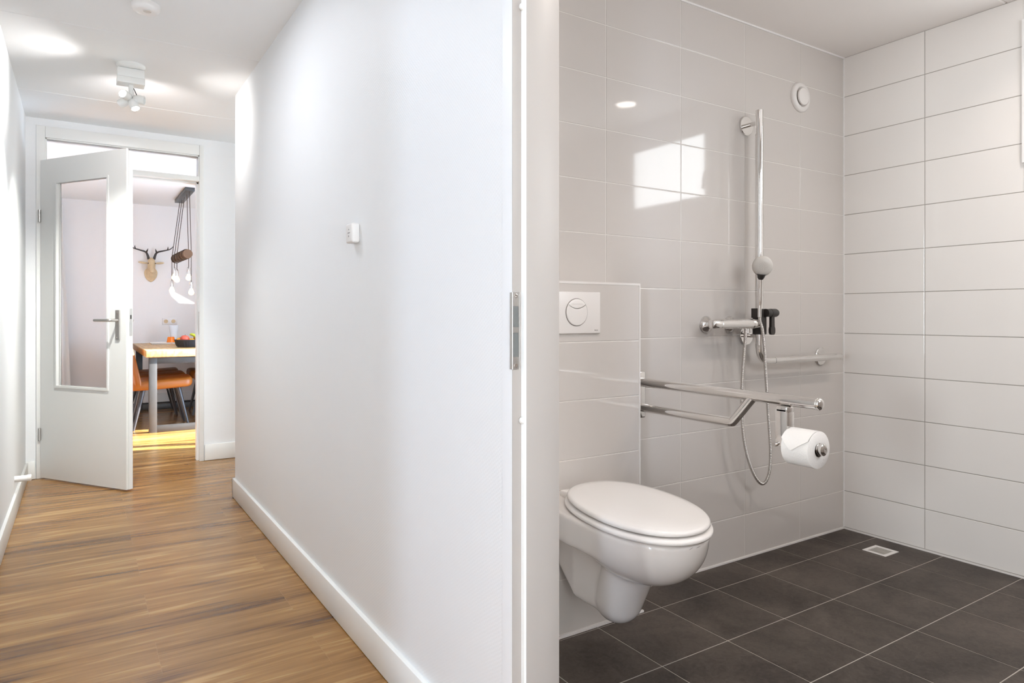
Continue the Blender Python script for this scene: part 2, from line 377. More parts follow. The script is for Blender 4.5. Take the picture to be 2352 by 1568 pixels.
# right wall with the window opening
WY0, WY1, WZ0, WZ1 = .392, 1.19, 1.711, 2.30
mb = MB()
for r in rect_minus((-.5, B + .1, -.05, H + .1), (WY0, WY1, WZ0, WZ1)): mb.box(A + D_, A + .3, r[0], r[1], r[2], r[3])
mb.cur = 1
us = sorted([B - .3902 - .4052 * k for k in range(0, 7)]); us = [-.35] + [u for u in us if u > -.33] + [B]
tiles(mb, us, zs, (A, 0, 0), (0, 1, 0), (0, 0, 1), (-1, 0, 0), hole=(WY0, WY1, WZ0, WZ1))
structure('wall_right_bathroom', mb, None, 'bathroom right wall of satin white oblong tiles with joints darkened for shade', mats=[M['groutdark'], M['tilew']])
mb = MB(); mb.box(HXB - .1, A + .1, -.47, -.35 - D_, -.05, H + .1)
mb.cur = 1; tiles(mb, [HXB + .405 * k for k in range(6)] + [A], zs, (0, -.35, 0), (1, 0, 0), (0, 0, 1), (0, 1, 0))
structure('wall_front_bathroom', mb, None, 'bathroom wall of oblong tiles behind the viewer', mats=[M['grout'], M['tile']])
# boxed-in cistern: tiled pony wall behind the toilet
mb = MB(); mb.box(bx0, bx1 - .0015, by + .0015, B, .0, 1.196)
mb.cur = 1; tiles(mb, [bx0, bx1 - .4052, bx1 - .004], [.008] + [.1921 + .2 * k for k in range(5)] + [1.194], (0, by, 0), (1, 0, 0), (0, 0, 1), (0, -1, 0))
tiles(mb, [by + .004, B], [.008] + [.1921 + .2 * k for k in range(5)] + [1.194], (bx1, 0, 0), (0, 1, 0), (0, 0, 1), (1, 0, 0))
mb.cur = 2; mb.box(bx0, bx1 + .001, by - .001, B, 1.192, 1.2)
mb.box(bx1 - .004, bx1 + .0012, by - .0012, by + .004, .0, 1.196)
structure('wall_cistern_box', mb, None, 'low tiled box wall hiding the cistern behind the toilet', mats=[M['grout'], M['tile'], M['bplastic']])
# bathroom floor
ox, oy, fa = 1.8158, 1.7976, .3028
ux = [HXB - .03] + [ox + fa * k for k in range(-4, 6) if HXB < ox + fa * k < A - .02] + [A]
uy = [-.36] + [oy - fa * k for k in range(9, -2, -1) if -.34 < oy - fa * k < B - .01] + [B]
mb = MB(); mb.box(HXB - .03, A + .05, -.4, B + .05, -.1, -.0012)
mb.cur = 1; tiles(mb, ux, uy, (0, 0, 0), (1, 0, 0), (0, 1, 0), (0, 0, 1), gap=.0038, bev=.0008, dep=.0012, tilt=.0004, hole=(3.040, 3.152, 1.629, 1.736))
structure('floor_bathroom', mb, None, 'anthracite square tile bathroom floor with pale joints', mats=[M['fgrout'], M['floort']])
# caulk / plinth seams along the wall foot and the ceiling
mb = MB(); mb.box(HXB, bx0, B - .006, B, 0, .007).box(bx1, A, B - .006, B, 0, .007).box(A - .006, A, -.35, B, 0, .007).box(bx0, bx1 + .012, by - .008, by, 0, .007)
structure('trim_5', mb, M['bplastic'], 'pale sealant seam along the foot of the bathroom tiles')
mb = MB(); mb.box(HXB, A, B - .006, B, H - .007, H).box(A - .004, A + .001, B - .004, B + .001, .008, H - .007)
structure('trim_6', mb, M['plastic'], 'white sealant seam where back wall tiles meet the ceiling')
# ceilings as concrete slabs with V joints
def slab_ceiling(name, x0, x1, y0, y1, m, label, joints=(1.25, 2.43, 3.612, 4.795)):
    mb = MB(); ys = [y0] + [j for j in joints if y0 < j < y1] + [y1]; b = .006
    for i in range(len(ys) - 1):
        a, c = ys[i], ys[i + 1]; a2 = a + (b if i else 0); c2 = c - (b if i < len(ys) - 2 else 0)
        mb.add([(x0, a, H + .004), (x0, a2, H), (x0, c2, H), (x0, c, H + .004), (x1, a, H + .004), (x1, a2, H), (x1, c2, H), (x1, c, H + .004)],
               [(0, 1, 5, 4), (1, 2, 6, 5), (2, 3, 7, 6)])
    mb.box(x0, x1, y0, y1, H + .0075, H + .15)
    return structure(name, mb, m, label)
slab_ceiling('ceiling_hallway', -.45, HX + .05, -1.75, 5.55, M['ceil'], 'white hallway ceiling with slab joints')
slab_ceiling('ceiling_passage', HX + .05, 2.4, 4.1, 5.55, M['ceil'], 'white ceiling of the side passage')
slab_ceiling('ceiling_bathroom', HX + .05, A + .1, -.45, B + .1, M['bceil'], 'white bathroom ceiling with one slab joint', joints=(1.25,))
structure('ceiling_dining', MB().box(-1.4, 2.6, 5.45, 9.3, H, H + .15), M['ceil'], 'white dining room ceiling')
structure('ceiling_study', MB().box(-3.6, -.30, -2.9, 2.3, H, H + .15), M['ceil'], 'white ceiling of the side room')
# hallway walls
structure('wall_right_hallway', MB().box(HX, HXB - .001, 1.2443, 4.2646, 0, H + .05).box(HX, HXB - .001, 1.15, 1.2443, 2.15, H + .05), M['wall'], 'long white wall with woven texture between hallway and bathroom')
structure('wall_header_bathroom', MB().box(HX, HXB - .001, -1.75, 1.2, 2.14, H + .05).box(HX, HXB - .001, -1.75, .225, 0, 2.14), M['wall'], 'white wall over and beside the bathroom doorway')
structure('wall_passage_side', MB().box(HXB - .001, 2.4, 4.16, 4.2646, 0, H + .05).box(2.3, 2.4, 4.2646, 5.5, 0, H + .05), M['wall'], 'white walls of the side passage round the corner')
structure('wall_left_hallway', MB().box(-.404, -.304, .78, 5.5, 0, H + .05).box(-.404, -.304, -1.75, .02, 0, H + .05).box(-.404, -.304, .02, .78, 2.12, H + .05), M['wall'], 'white left wall of the hallway')
structure('wall_front_hallway', MB().box(-.45, -.17, -1.75, -1.65, 0, H).box(.64, HX + .05, -1.75, -1.65, 0, H).box(-.17, .64, -1.75, -1.65, 2.2, H).box(-.17, .64, -1.75, -1.65, 0, .22), M['wall'], 'white entrance wall behind the viewer')
structure('window_fill', MB().box(-.20, -.14, -1.78, -1.66, .22, 2.2).box(.61, .67, -1.78, -1.66, .22, 2.2).box(-.2, .67, -1.78, -1.66, 2.15, 2.22).box(-.2, .67, -1.78, -1.66, .2, .26), M['trim'], 'white frame of the added entrance opening behind the viewer')  # unseen opening added to let fill daylight into the hallway
mb = MB().box(-3.6, -.404, -2.9, -2.8, 0, H).box(-3.6, -.404, 2.2, 2.3, 0, H).box(-3.6, -3.5, -2.8, 2.2, 0, H).box(-.45, -.404, -2.8, -1.75, 0, H)
structure('wall_study', mb, M['dwall'], 'walls of the side room left of the viewer')
# far wall of the hallway with door frame
FX0, FX1, FY, FT = -.247, .772, 5.45, 2.343
mb = MB().box(-.45, FX0, FY, FY + .1, 0, H + .05).box(FX1, 2.4, FY, FY + .1, 0, H + .05).box(FX0, FX1, FY, FY + .1, FT, H + .05)
structure('wall_back_hallway', mb, M['wall'], 'white end wall of the hallway around the glazed door')
# dining room shell
mb = MB().box(-1.4, -1.3, 5.5, 9.2, 0, H).box(-1.4, -.45, 5.45, 5.55, 0, H)
structure('wall_left_dining', mb, M['dwall'], 'cream left wall of the dining room')
structure('wall_back_dining', MB().box(-1.4, 2.6, 9.05, 9.2, 0, H), M['dwall'], 'cream dining room wall behind the deer head')
mb = MB(); DX = 1.85
for q in rect_minus((5.5, 9.1, 0, H), (5.60, 6.87, .03, 2.25)):
    for r in rect_minus(q, (8.74, 8.87, 1.55, 1.96)): mb.box(DX, DX + .1, r[0], r[1], r[2], r[3])
gap = [(8.764, 1.914), (8.846, 1.606), (8.798, 1.704), (8.774, 1.827)]; rc_ = [(8.74, 1.96), (8.87, 1.96), (8.87, 1.55), (8.74, 1.55)]  # unseen cut-out shaped to cast the sun patch on the far wall
gv = [(DX + .01, y, z) for y, z in rc_ + gap]; mb.add(gv, [(0, 4, 5, 1), (1, 5, 2), (2, 5, 6, 3), (3, 6, 7), (3, 7, 4, 0)])
structure('wall_right_dining', mb, M['dwall'], 'dining room window wall on the right')
mb = MB()
for y0, y1 in ((5.60, 5.63), (5.84, 5.93), (6.83, 6.87)): mb.box(DX, DX + .06, y0, y1, .03, 2.25)
mb.box(DX, DX + .06, 5.60, 6.87, .03, .07).box(DX, DX + .06, 5.60, 6.87, 2.19, 2.25)
structure('window_3', mb, M['trim'], 'tall white-framed dining room window letting the sun in')
structure('baseboard_back_dining', MB().box(-1.3, DX, 9.035, 9.05, .0, .045), M['black'], 'dark strip standing in for shadow at the foot of the dining wall')  # solid dark strip in place of the shade below the skirting
structure('baseboard_dining', MB().bbox(-1.3, DX, 9.03, 9.051, .045, .155, .004), M['trim'], 'white skirting of the dining room wall')
# hallway baseboards
bb = .112
structure('baseboard_right', MB().bbox(HX - .015, HX + .001, 1.245, 4.28, 0.002, bb, .003).bbox(HX - .015, 2.3, 4.264, 4.28, 0.002, bb, .003), M['trim'], 'tall white skirting board along the right hallway wall', 40)
structure('baseboard_left', MB().bbox(-.305, -.290, .79, 5.44, .002, bb, .003), M['trim'], 'tall white skirting board along the left hallway wall', 40)
structure('baseboard_back', MB().bbox(FX1 + .006, 2.3, FY - .015, FY + .001, .002, bb + .008, .003).bbox(-.304, FX0 - .006, FY - .015, FY + .001, .002, bb + .008, .003), M['trim'], 'white skirting board on the end wall beside the door frame', 40)

# ------------------------------------------------------------------ bathroom door frame (door_2)
d2 = thing('door_2', (HX, 1.2, 0), 'painted steel door frame between hallway and bathroom', 'door frame', kind='structure')
YR, XS, YS = 1.2053, .7978, 1.1934
f = MB().box(HX - .0006, HX + .02, YR, 1.246, 0, 2.14)
f.box(HX + .002, XS, YR, YR + .05, 0, 2.14)
f.build('frame_casing', M['framew'], d2)
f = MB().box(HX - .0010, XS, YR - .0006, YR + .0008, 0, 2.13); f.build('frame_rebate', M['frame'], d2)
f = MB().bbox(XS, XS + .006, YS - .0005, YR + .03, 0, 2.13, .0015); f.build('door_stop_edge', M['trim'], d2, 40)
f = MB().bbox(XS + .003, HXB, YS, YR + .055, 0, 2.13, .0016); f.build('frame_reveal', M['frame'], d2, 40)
f = MB().box(HX - .002, XS, .225, .255, 0, 2.14).box(XS, HXB, .225, .265, 0, 2.14).box(HX - .002, HXB, .225, 1.244, 2.10, 2.145)
f.build('frame_head_and_far_post', M['frame'], d2)
# strike plate with two pockets
sp = MB(); z0, z1 = .9685, 1.1334; zz = (.988, 1.1334)
def pz(y): return CAMZ - (y - 723.2) / 1542.5 * 1.433
hol = [(pz(751), pz(703)), (pz(820), pz(764))]   # two slots
px_ = lambda px: (lambda u: YR * (math.sin(YAW) + u * math.cos(YAW)) / (math.cos(YAW) - u * math.sin(YAW)))((px - 1176.08) / 1542.5)
xa, xb = HX - .0020, px_(1193); ha, hb = px_(1177.3), px_(1190)
yp0, yp1 = YR - .0022, YR - .0004
sp.box(xa, ha, yp0, yp1, z0, z1).box(hb, xb, yp0, yp1, z0, z1)
lv = [z0, hol[1][0], hol[1][1], hol[0][0], hol[0][1], z1]
for a_, b_ in ((0, 1), (2, 3), (4, 5)): sp.box(ha, hb, yp0, yp1, lv[a_], lv[b_])
sp.bbox(HX - .0026, HX - .0012, yp0 - .0003, YR + .008, z0, z1, .0006)
spo = sp.build('strike_plate', M['satin'], d2); spo['label'] = 'brushed steel strike plate with two slots'
for a_, b_ in hol: MB().box(ha, hb, YR - .0012, YR - .0007, a_, b_).build('slot', M['pocket'], spo)
for zc in (pz(679.5), pz(839.5)):
    MB().lathe([(.0045, 0), (.0045, .0008), (.0025, .0012), (.0008, .0004)], (.5 * (ha + hb) + .0003, yp0 + .0003, zc), (0, -1, 0), 20).build('screw', M['chrome'], spo, 40)
for zc in (.859, 1.7455): MB().lathe([(.0075, 0), (.0075, .003), (.005, .0065), (0, .0075)], (XS, .5 * (YS + YR), zc), (-1, 0, 0), 20).build('rubber_buffer', M['rubber'], d2, 40)

# ------------------------------------------------------------------ bathroom window (window_1)
w1 = thing('window_1', (A, .79, 1.7), 'high white-framed bathroom window in the right tiled wall', 'window', kind='structure')
f = MB(); t = .03
for r in rect_minus((WY0, WY1, WZ0, WZ1), (WY0 + t, WY1 - t, WZ0 + t, WZ1 - t)): f.box(A - .012, A + .07, *r)
f.build('window_frame', M['plastic'], w1)
f = MB(); s0 = (WY0 + t, WY1 - t - .0, WZ0 + t, WZ1 - t)
for r in rect_minus(s0, (.424, 1.071, 1.822, 2.222)): f.box(A - .005, A + .06, *r)
f.build('window_sash', M['plastic'], w1)
MB().box(A + .03, A + .036, .42, 1.075, 1.815, 2.225).build('window_pane', mat('frosted_daylit_pane', (.9, .9, .9, 1), .5, emit=(.95, .98, 1, 1), es=1.35), w1)
f = MB().bbox(A - .014, A - .004, 1.09, 1.118, 1.93, 2.0, .003); f.tube(smoothpath([(A - .012, 1.104, 1.965), (A - .045, 1.104, 1.965), (A - .052, 1.098, 1.94), (A - .05, 1.085, 1.86)], 6), .009, 12)
f.build('window_handle', M['plastic'], w1, 40)

# ------------------------------------------------------------------ hallway end door (door_1)
d1 = thing('door_1', (-.222, 5.43, 0), 'white glazed door standing open at the end of the hallway', 'door', kind='structure')
f = MB(); t0 = .05
f.bbox(FX0, -.197, FY - .012, FY + .11, 0, FT, .004).bbox(.742, FX1, FY - .012, FY + .11, 0, FT, .004)
f.bbox(-.197, .742, FY - .012, FY + .11, 2.267, FT, .004).bbox(-.197, .742, FY - .012, FY + .11, 2.075, 2.112, .004)
f.box(.730, .742, FY + .04, FY + .11, 0, 2.075).box(-.197, -.185, FY + .04, FY + .11, 0, 2.075).box(-.197, .742, FY + .04, FY + .11, 2.063, 2.075)
f.box(.735, .742, FY + .0, FY + .1, 2.112, 2.267).box(-.197, -.19, FY, FY + .1, 2.112, 2.267).box(-.197, .742, FY, FY + .1, 2.26, 2.267)
f.build('door_frame', M['trim'], d1, 40)
MB().box(-.197, .742, FY + .05, FY + .056, 2.112, 2.267).build('transom_pane', M['glass'], d1)
MB().bbox(.7395, .7425, FY - .005, FY + .03, .94, 1.11, .001).build('strike_plate', M['satin'], d1)
# leaf: local axis along the leaf, t from hinge; n towards the hallway side
Ah = np.array((-.222, 5.43)); e_ = np.array((.5611725, -.82769887)); n_ = np.array((-.82769887, -.5611725))
LT = .04
def leafbox(mb, t0, t1, d0, d1_, z0, z1, r=0):
    m = MB()
    if r: m.bbox(t0, t1, d0, d1_, z0, z1, r)
    else: m.box(t0, t1, d0, d1_, z0, z1)
    v = [(Ah[0] + e_[0] * p[0] + n_[0] * p[1], Ah[1] + e_[1] * p[0] + n_[1] * p[1], p[2]) for p in m.v]
    # (t, d) axes are left handed: flip faces
    mb.add(v, [q[::-1] for q in m.f]); return mb
gl = (.150, .661, .612, 1.958)
f = MB()
for r in rect_minus((0, .8179, .010, 2.11), gl): leafbox(f, r[0], r[1], -.014, 0, r[2], r[3])
for r in rect_minus((.012, .8299 - .025 + .018, .010, 2.098), gl): leafbox(f, r[0], r[1], -LT, -.014, r[2], r[3])
leaf = f.build('door_leaf', M['trim'], d1)
f = MB(); bd = .014
for r in rect_minus(gl, (gl[0] + bd, gl[1] - bd, gl[2] + bd, gl[3] - bd)): leafbox(f, r[0], r[1], -.03, .006, r[2], r[3])
leafbox(f, gl[0], gl[0] + .03, -.022, -.012, gl[2], gl[3])
f.build('glazing_bead', M['trim'], leaf)
leafbox(MB(), gl[0] + .005, gl[1] - .005, -.022, -.017, gl[2] + .005, gl[3] - .005).build('glass_pane', M['glass'], leaf)
f = MB(); leafbox(f, .728, .764, 0, .008, .9314, 1.115, .002); hp = f.build('handle_plate', M['satin'], leaf)
f = MB()
def lp(t, d, z): return (Ah[0] + e_[0] * t + n_[0] * d, Ah[1] + e_[1] * t + n_[1] * d, z)
f.tube(smoothpath([lp(.747, .004, 1.052), lp(.747, .05, 1.052), lp(.735, .06, 1.052), lp(.70, .062, 1.052), lp(.615, .062, 1.052)], 5), .009, 12)
f.tube(smoothpath([lp(.747, -.044, 1.052), lp(.747, -.09, 1.052), lp(.735, -.10, 1.052), lp(.70, -.102, 1.052), lp(.63, -.102, 1.052)], 5), .009, 12)
hn = f.build('door_handle', M['satin'], leaf, 50)
for zc in (.945, 1.10): MB().lathe([(.004, 0), (.003, .002)], lp(.746, .008, zc), (n_[0], n_[1], 0), 10).build('screw', M['chrome'], leaf)
f = MB(); leafbox(f, .8178, .8240, -.036, -.018, .955, 1.125); f.build('lock_plate', M['satin'], leaf)
f = MB(); leafbox(f, .8236, .8250, -.030, -.022, 1.06, 1.085); f.build('lock_slot', M['hole'], leaf)
for zc in (1.74, .296):
    f = MB(); f.tube([(-.2285, 5.4275, zc - .04), (-.2285, 5.4275, zc + .04)], .008, 12); f.build('hinge', M['satin'], d1, 40)
# ------------------------------------------------------------------ small hallway things
t = thing('door_stopper', (-.304, 4.57, .188), 'white cylindrical door stop sticking out above the left skirting', 'door stop')
MB().tube([(-.304, 4.57, .185), (-.245, 4.57, .185)], .0165, 24).build('stem', M['trim'], t, 40)
MB().lathe([(.0185, 0), (.0185, .016), (.016, .019)], (-.247, 4.57, .185), (1, 0, 0), 24).build('rubber_cap', M['rubber'], t, 40)
t = thing('smoke_detector', (.232, 3.22, H), 'round white smoke detector on the hallway ceiling', 'smoke detector')
MB().lathe([(.056, 0), (.056, .012), (.05, .026), (.036, .031), (.018, .032), (0, .032)], (.232, 3.22, H), (0, 0, -1), 40).build('housing', M['plastic'], t, 50)
MB().lathe([(.017, 0), (.015, .004), (0, .005)], (.236, 3.20, H - .031), (0, 0, -1), 24).build('sensor_cap', M['greyplastic'], t, 50)
t = thing('thermostat', (HX, 2.166, 1.356), 'small square white control box on the long hallway wall', 'thermostat')
MB().bbox(HX - .028, HX + .0, 2.136, 2.198, 1.324, 1.388, .006, 3).build('housing', M['plastic'], t, 50)
for yy, zz, w_, h_ in ((2.166, 1.368, .004, .004), (2.166, 1.357, .02, .0028), (2.167, 1.346, .004, .005)):
    MB().box(HX - .0285, HX - .0279, yy - w_ / 2, yy + w_ / 2, zz - h_ / 2, zz + h_ / 2).build('mark', M['print'], t)
# ceiling spotlight
cx, cy = .222, 4.04
t = thing('ceiling_spotlight', (cx, cy, H), 'white cluster spotlight hanging from the hallway ceiling', 'ceiling lamp')
MB().lathe([(.068, 0), (.068, .006), (.05, .022), (.03, .026), (0, .026)], (cx, cy, H), (0, 0, -1), 40).build('ceiling_rose', M['trim'], t, 50)
MB().bbox(cx - .062, cx + .062, cy - .035, cy + .035, H - .072, H - .026, .003).bbox(cx - .064, cx + .064, cy - .04, cy + .04, H - .105, H - .072, .003).build('lamp_body', M['trim'], t, 50)
MB().tube([(cx, cy, H - .105), (cx + .004, cy, H - .165)], .012, 14).build('stem', M['trim'], t, 50)
hc = Vector((cx, cy, H - .172))
for k, (dv, lit) in enumerate((((-.55, -.72, .05), 1), ((.88, -.30, -.12), 1), ((-.7, .55, -.45), 1), ((.30, -.35, -.85), 1), ((.1, 1, .3), 1))):
    d = Vector(dv).normalized(); p = hc + d * .008
    hd = MB().lathe([(.006, 0), (.019, .008), (.0225, .03), (.0225, .058), (.0195, .058), (.0195, .048), (0, .048)], p, d, 24).build('spot_head', M['trim'], t, 50)
    if k in (0, 3): MB().lathe([(.0185, 0), (.018, .004), (.010, .010), (0, .011)], p + d * .0485, d, 20).build('spot_bulb', M['spotlit'], hd, 60)
MB().tube([hc + Vector((.012, -.012, .05)), hc + Vector((.035, -.018, -.005))], .0022, 8).build('wire', M['steel'], t, 60)
MB().tube([hc + Vector((-.022, -.02, .012)), hc + Vector((-.05, -.02, -.008))], .0022, 8).build('wire', M['steel'], t, 60)
LAMPS_HERE = 1
light('spot_beam', 'SPOT', (cx - .07, cy - .03, H - .19), 10.45, (1.000, 0.979, 0.968), (-1, -.22, .10), .03, 1.75, 1)
light('spot_beam', 'SPOT', (cx + .07, cy - .01, H - .19), 11.93, (1.000, 0.979, 0.968), (1, .12, -.14), .03, 1.75, 1)
light('spot_beam', 'SPOT', (cx + .02, cy - .05, H - .24), 78.53, (0.971, 1.000, 0.995), (-.30, -.40, -1), .02, 1.9, 1)
light('spot_fill', 'SPOT', (cx + .01, cy + .08, H - .20), 10.19, (1.000, 0.936, 0.936), (.15, 1, .0), .03, 2.3, 1)  # extra beam added to brighten the far ceiling
light('spot_beam', 'SPOT', (cx - .05, cy + .04, H - .22), 144.54, (1.000, 1.000, 0.945), (-.25, .80, -1.35), .02, 1.4, 1)

# fill lights added for hallway, bathroom and passage: all outside the frame
t = thing('fill_ceiling_lamp', (.10, 2.80, H), 'added fill lamp on the hallway ceiling, out of view', 'ceiling lamp')
MB().lathe([(.30, 0), (.30, .02), (.295, .022)], (.10, 2.80, H), (0, 0, -1), 40).build('fill_lamp_base', M['trim'], t, 50)
light('hallway_fill', 'AREA', (.10, 2.80, H - .03), 8.48, (0.877, 0.912, 1.000), (0, 0, -1), (.42, .42))
t = thing('fill_wall_light', (2.2, -.35, 1.9), 'added fill light box on the bathroom wall behind the viewer', 'added fill light')
MB().bbox(1.75, 2.75, -.348, -.30, 1.55, 2.15, .004).build('fill_box', M['bplastic'], t)
light('bathroom_fill', 'AREA', (2.25, -.295, 1.85), 12.79, (0.897, 0.944, 1.000), (0, 1, 0), (.98, .58))  # broad fill added for the bathroom walls
light('passage_fill', 'AREA', (2.28, 4.86, 1.3), 12.57, (0.889, 0.956, 1.000), (-1, 0, 0), (.9, 1.8))  # added fill for the far hallway; the wall here has no window

# ------------------------------------------------------------------ toilet
TX = 1.419
def ztop(v): return .4957 - .075 * v
def toilet_sdf(x, y, z):
    v = by - y; x = x - TX
    zt = ztop(v)
    # bowl
    vc, af, ab, w = .315, .2225, .26, .1745
    p = np.sqrt((x / w) ** 2 + ((v - vc) / np.where(v > vc, af, ab)) ** 2)
    q = np.maximum(zt - z, 0) / .172
    bowl = ((p ** 2.25 + q ** 2.25) ** (1 / 2.25) - 1) * .15
    # deck slab
    w2 = .190 - .03 * np.clip((v - .2) / .15, 0, 1)
    zb = .402 - .02 * np.clip(v / .3, 0, 1)
    slab = smax(smax(np.abs(x) - w2, v - .31, .06), zb - z, .02)
    # trapway body
    hw = np.interp(v, [0, .11, .20, .26], [.080, .093, .066, .05])
    lo = np.interp(v, [0, .112, .25, .35], [.262, .182, .150, .20])
    body = smax(smax(np.abs(x) - hw, (lo - z) * .8, .018), smax(v - .245, z - .42, .03), .02)
    # rounded nose of the trap
    a0 = np.array((0, .222, .203)); d = np.array((0, .085, .20))
    tt = np.clip(((v - a0[1]) * d[1] + (z - a0[2]) * d[2]) / (d @ d), 0, 1)
    rr = .0765 + .010 * tt
    nose = np.sqrt(x ** 2 + ((v - a0[1] - tt * d[1]) * 1.0) ** 2 + (z - a0[2] - tt * d[2]) ** 2) - rr
    s = smin(bowl, slab, .03)
    tr = smin(body, nose, .005)
    s = smin(s, tr, .016)
    s = smax(s, z - zt, .010)
    s = smax(s, -v, .002)
    return s
P_, F_ = surface(toilet_sdf, (TX - .22, by - .58, .10), (TX + .22, by + .03, .53), .0068)
P_[:, 1] = np.minimum(P_[:, 1], by)
t = thing('toilet', (TX, by, .10), 'white wall-hung toilet with closed lid', 'toilet')
obj('bowl', P_, F_, M['ceramic'], t, 180)
def egg_ring(inset, z_off, n=96, L=.475, Wd=.1731, yb=1.749, tt=.5181, e1=2.08, e2=2.30, zf=.4968, k=.0698):
    out = []
    for i in range(n):
        a = 2 * pi * i / n; cs, sn = math.cos(a), math.sin(a)
        ex = e1 if cs > 0 else e2; La = (L * (1 - tt) if cs > 0 else L * tt)
        x = Wd * math.copysign(abs(sn) ** (2 / ex), sn); v = La * math.copysign(abs(cs) ** (2 / ex), cs)
        s_ = 1 - inset / .2; x *= s_; v *= s_
        out.append((TX + x, yb - L * tt - v, zf + k * (L * (1 - tt) - v) + z_off))
    return out
lid = MB().loft([egg_ring(.05, -.0150), egg_ring(.008, -.0150), egg_ring(.001, -.0145), egg_ring(-.0012, -.012), egg_ring(-.0012, -.007), egg_ring(.0015, -.0025), egg_ring(.007, .0), egg_ring(.03, .0028), egg_ring(.08, .0050), egg_ring(.14, .0058), egg_ring(.19, .006)])
lid.build('lid', M['seat'], t, 60)
st_ = MB().loft([egg_ring(.06, -.0385), egg_ring(.004, -.0385), egg_ring(-.0060, -.0365), egg_ring(-.0095, -.031), egg_ring(-.0075, -.0245), egg_ring(-.001, -.0208), egg_ring(.012, -.0203), egg_ring(.06, -.0203), egg_ring(.06, -.0385)], caps=False)
st_.build('seat_ring', M['seat'], t, 60)
for sx in (-.075, .075):
    MB().bbox(TX + sx - .02, TX + sx + .02, 1.728, 1.772, .487, .511, .006, 3).build('hinge', M['seat'], t, 50)
def on_bowl(px, py):
    """first hit of the line of sight through a point of the photograph, used only to place the two scuffs"""
    u = (px - 1176.08) / 1542.5; d = np.array((math.sin(YAW) + u * math.cos(YAW), math.cos(YAW) - u * math.sin(YAW), -(py - 723.2) / 1542.5))
    k = 1.4
    for _ in range(200):
        p = np.array((0, 0, CAMZ)) + d * k; s_ = float(toilet_sdf(p[0], p[1], p[2]))
        if s_ < .0002: break
        k += s_ * .5
    return p
for a_, b_ in (((1583, 1262.5), (1592, 1257)), ((1599, 1258.5), (1609, 1254))):
    p, q = on_bowl(*a_), on_bowl(*b_); MB().tube([p, (p + q) / 2, q], [.0002, .0006, .0002], 6).build('scuff', M['scuff'], t)

# flush plate
t = thing('flush_plate', (TX, by, 1.092), 'white dual flush plate on the tiled box above the toilet', 'flush plate')
MB().bbox(TX - .1065, TX + .1065, by - .010, by, 1.0208, 1.1645, .004, 3).build('cover', M['bplastic'], t, 50)
def disc_sector(name, top):
    n = 48; R_ = .0455; pts = []
    yc = 1.094; c0 = yc + .0125   # dividing arc dips downwards
    arc = [(x, c0 + .0135 * ((x / .0372) ** 2)) for x in np.linspace(-.0372, .0372, 15)]
    if top:
        a0 = math.atan2(arc[-1][1] - yc, arc[-1][0]); a1 = math.atan2(arc[0][1] - yc, arc[0][0])
        circ = [(R_ * math.cos(a), yc + R_ * math.sin(a)) for a in np.linspace(a0, a1, 24)]
        poly = circ + [(x, z + .0008) for x, z in arc]
    else:
        a0 = math.atan2(arc[0][1] - yc, arc[0][0]); a1 = math.atan2(arc[-1][1] - yc, arc[-1][0]) + 2 * pi
        circ = [(R_ * math.cos(a), yc + R_ * math.sin(a)) for a in np.linspace(a0, a1, 40)]
        poly = circ + [(x, z - .0008) for x, z in arc[::-1]]
    cxp = sum(p[0] for p in poly) / len(poly); czp = sum(p[1] for p in poly) / len(poly)
    rings = []
    for ins, dep in ((0, .009), (0, .0122), (.02, .0134), (.10, .0140), (.35, .0143)):
        rings.append([(TX + cxp + (x - cxp) * (1 - ins), by - dep, czp + (z - czp) * (1 - ins)) for x, z in poly])
    m = MB().loft(rings, True); return m.build(name, M['seat'] if top else M['bplastic'], t, 50)
disc_sector('small_flush_button', True); disc_sector('large_flush_button', False)
MB().lathe([(.0475, 0), (.0475, .0006), (.0463, .0010), (.0458, .0002)], (TX, by - .0098, 1.094), (0, -1, 0), 64).build('button_rim', M['scuff'], t, 50)
def text_mesh(body, size):
    tx = bpy.data.curves.new('print', 'FONT'); tx.body = body; tx.size = size; tx.extrude = .0001
    o = bpy.data.objects.new('print', tx); COL.objects.link(o); bpy.context.view_layer.update()
    m = bpy.data.meshes.new_from_object(o.evaluated_get(bpy.context.evaluated_depsgraph_get()))
    v = [q.co[:] for q in m.vertices]; f = [list(p.vertices) for p in m.polygons]
    bpy.data.objects.remove(o); bpy.data.curves.remove(tx); return v, f
tv, tf = text_mesh('tece', .009)
MB().add([(TX + .078 + x, by - .0102 - z, 1.030 + y) for x, y, z in tv], tf).build('brand_print', M['print'], t)

# ------------------------------------------------------------------ folding grab rail beside the toilet
RX = 1.80
t = thing('folding_grab_rail', (RX, B, .78), 'long chrome fold-up grab rail beside the toilet', 'grab rail')
MB().bbox(RX - .05, RX + .035, B - .012, B, .66, .90, .003).bbox(RX - .03, RX + .03, B - .07, B - .012, .69, .87, .006).build('wall_plate', M['chrome'], t, 50)
MB().tube([(RX, B - .05, .829), (RX, 1.160, .8265)], .0165, 28).build('upper_tube', M['chrome'], t, 50)
MB().lathe([(.0165, 0), (.0175, .001), (.0175, .004), (.0165, .005), (.0175, .006), (.0175, .010), (.013, .0145), (.006, .016), (0, .0162)], (RX, 1.162, .8265), (0, -1, 0), 32).build('end_cap', M['chrome'], t, 50)
MB().tube([(RX, B - .05, .733), (RX, 1.49, .733)] + smoothpath([(RX, 1.485, .733), (RX, 1.468, .7345), (RX, 1.455, .743), (RX, 1.385, .822)], 6), .0125 + .003, 24).build('lower_tube', M['chrome'], t, 50)
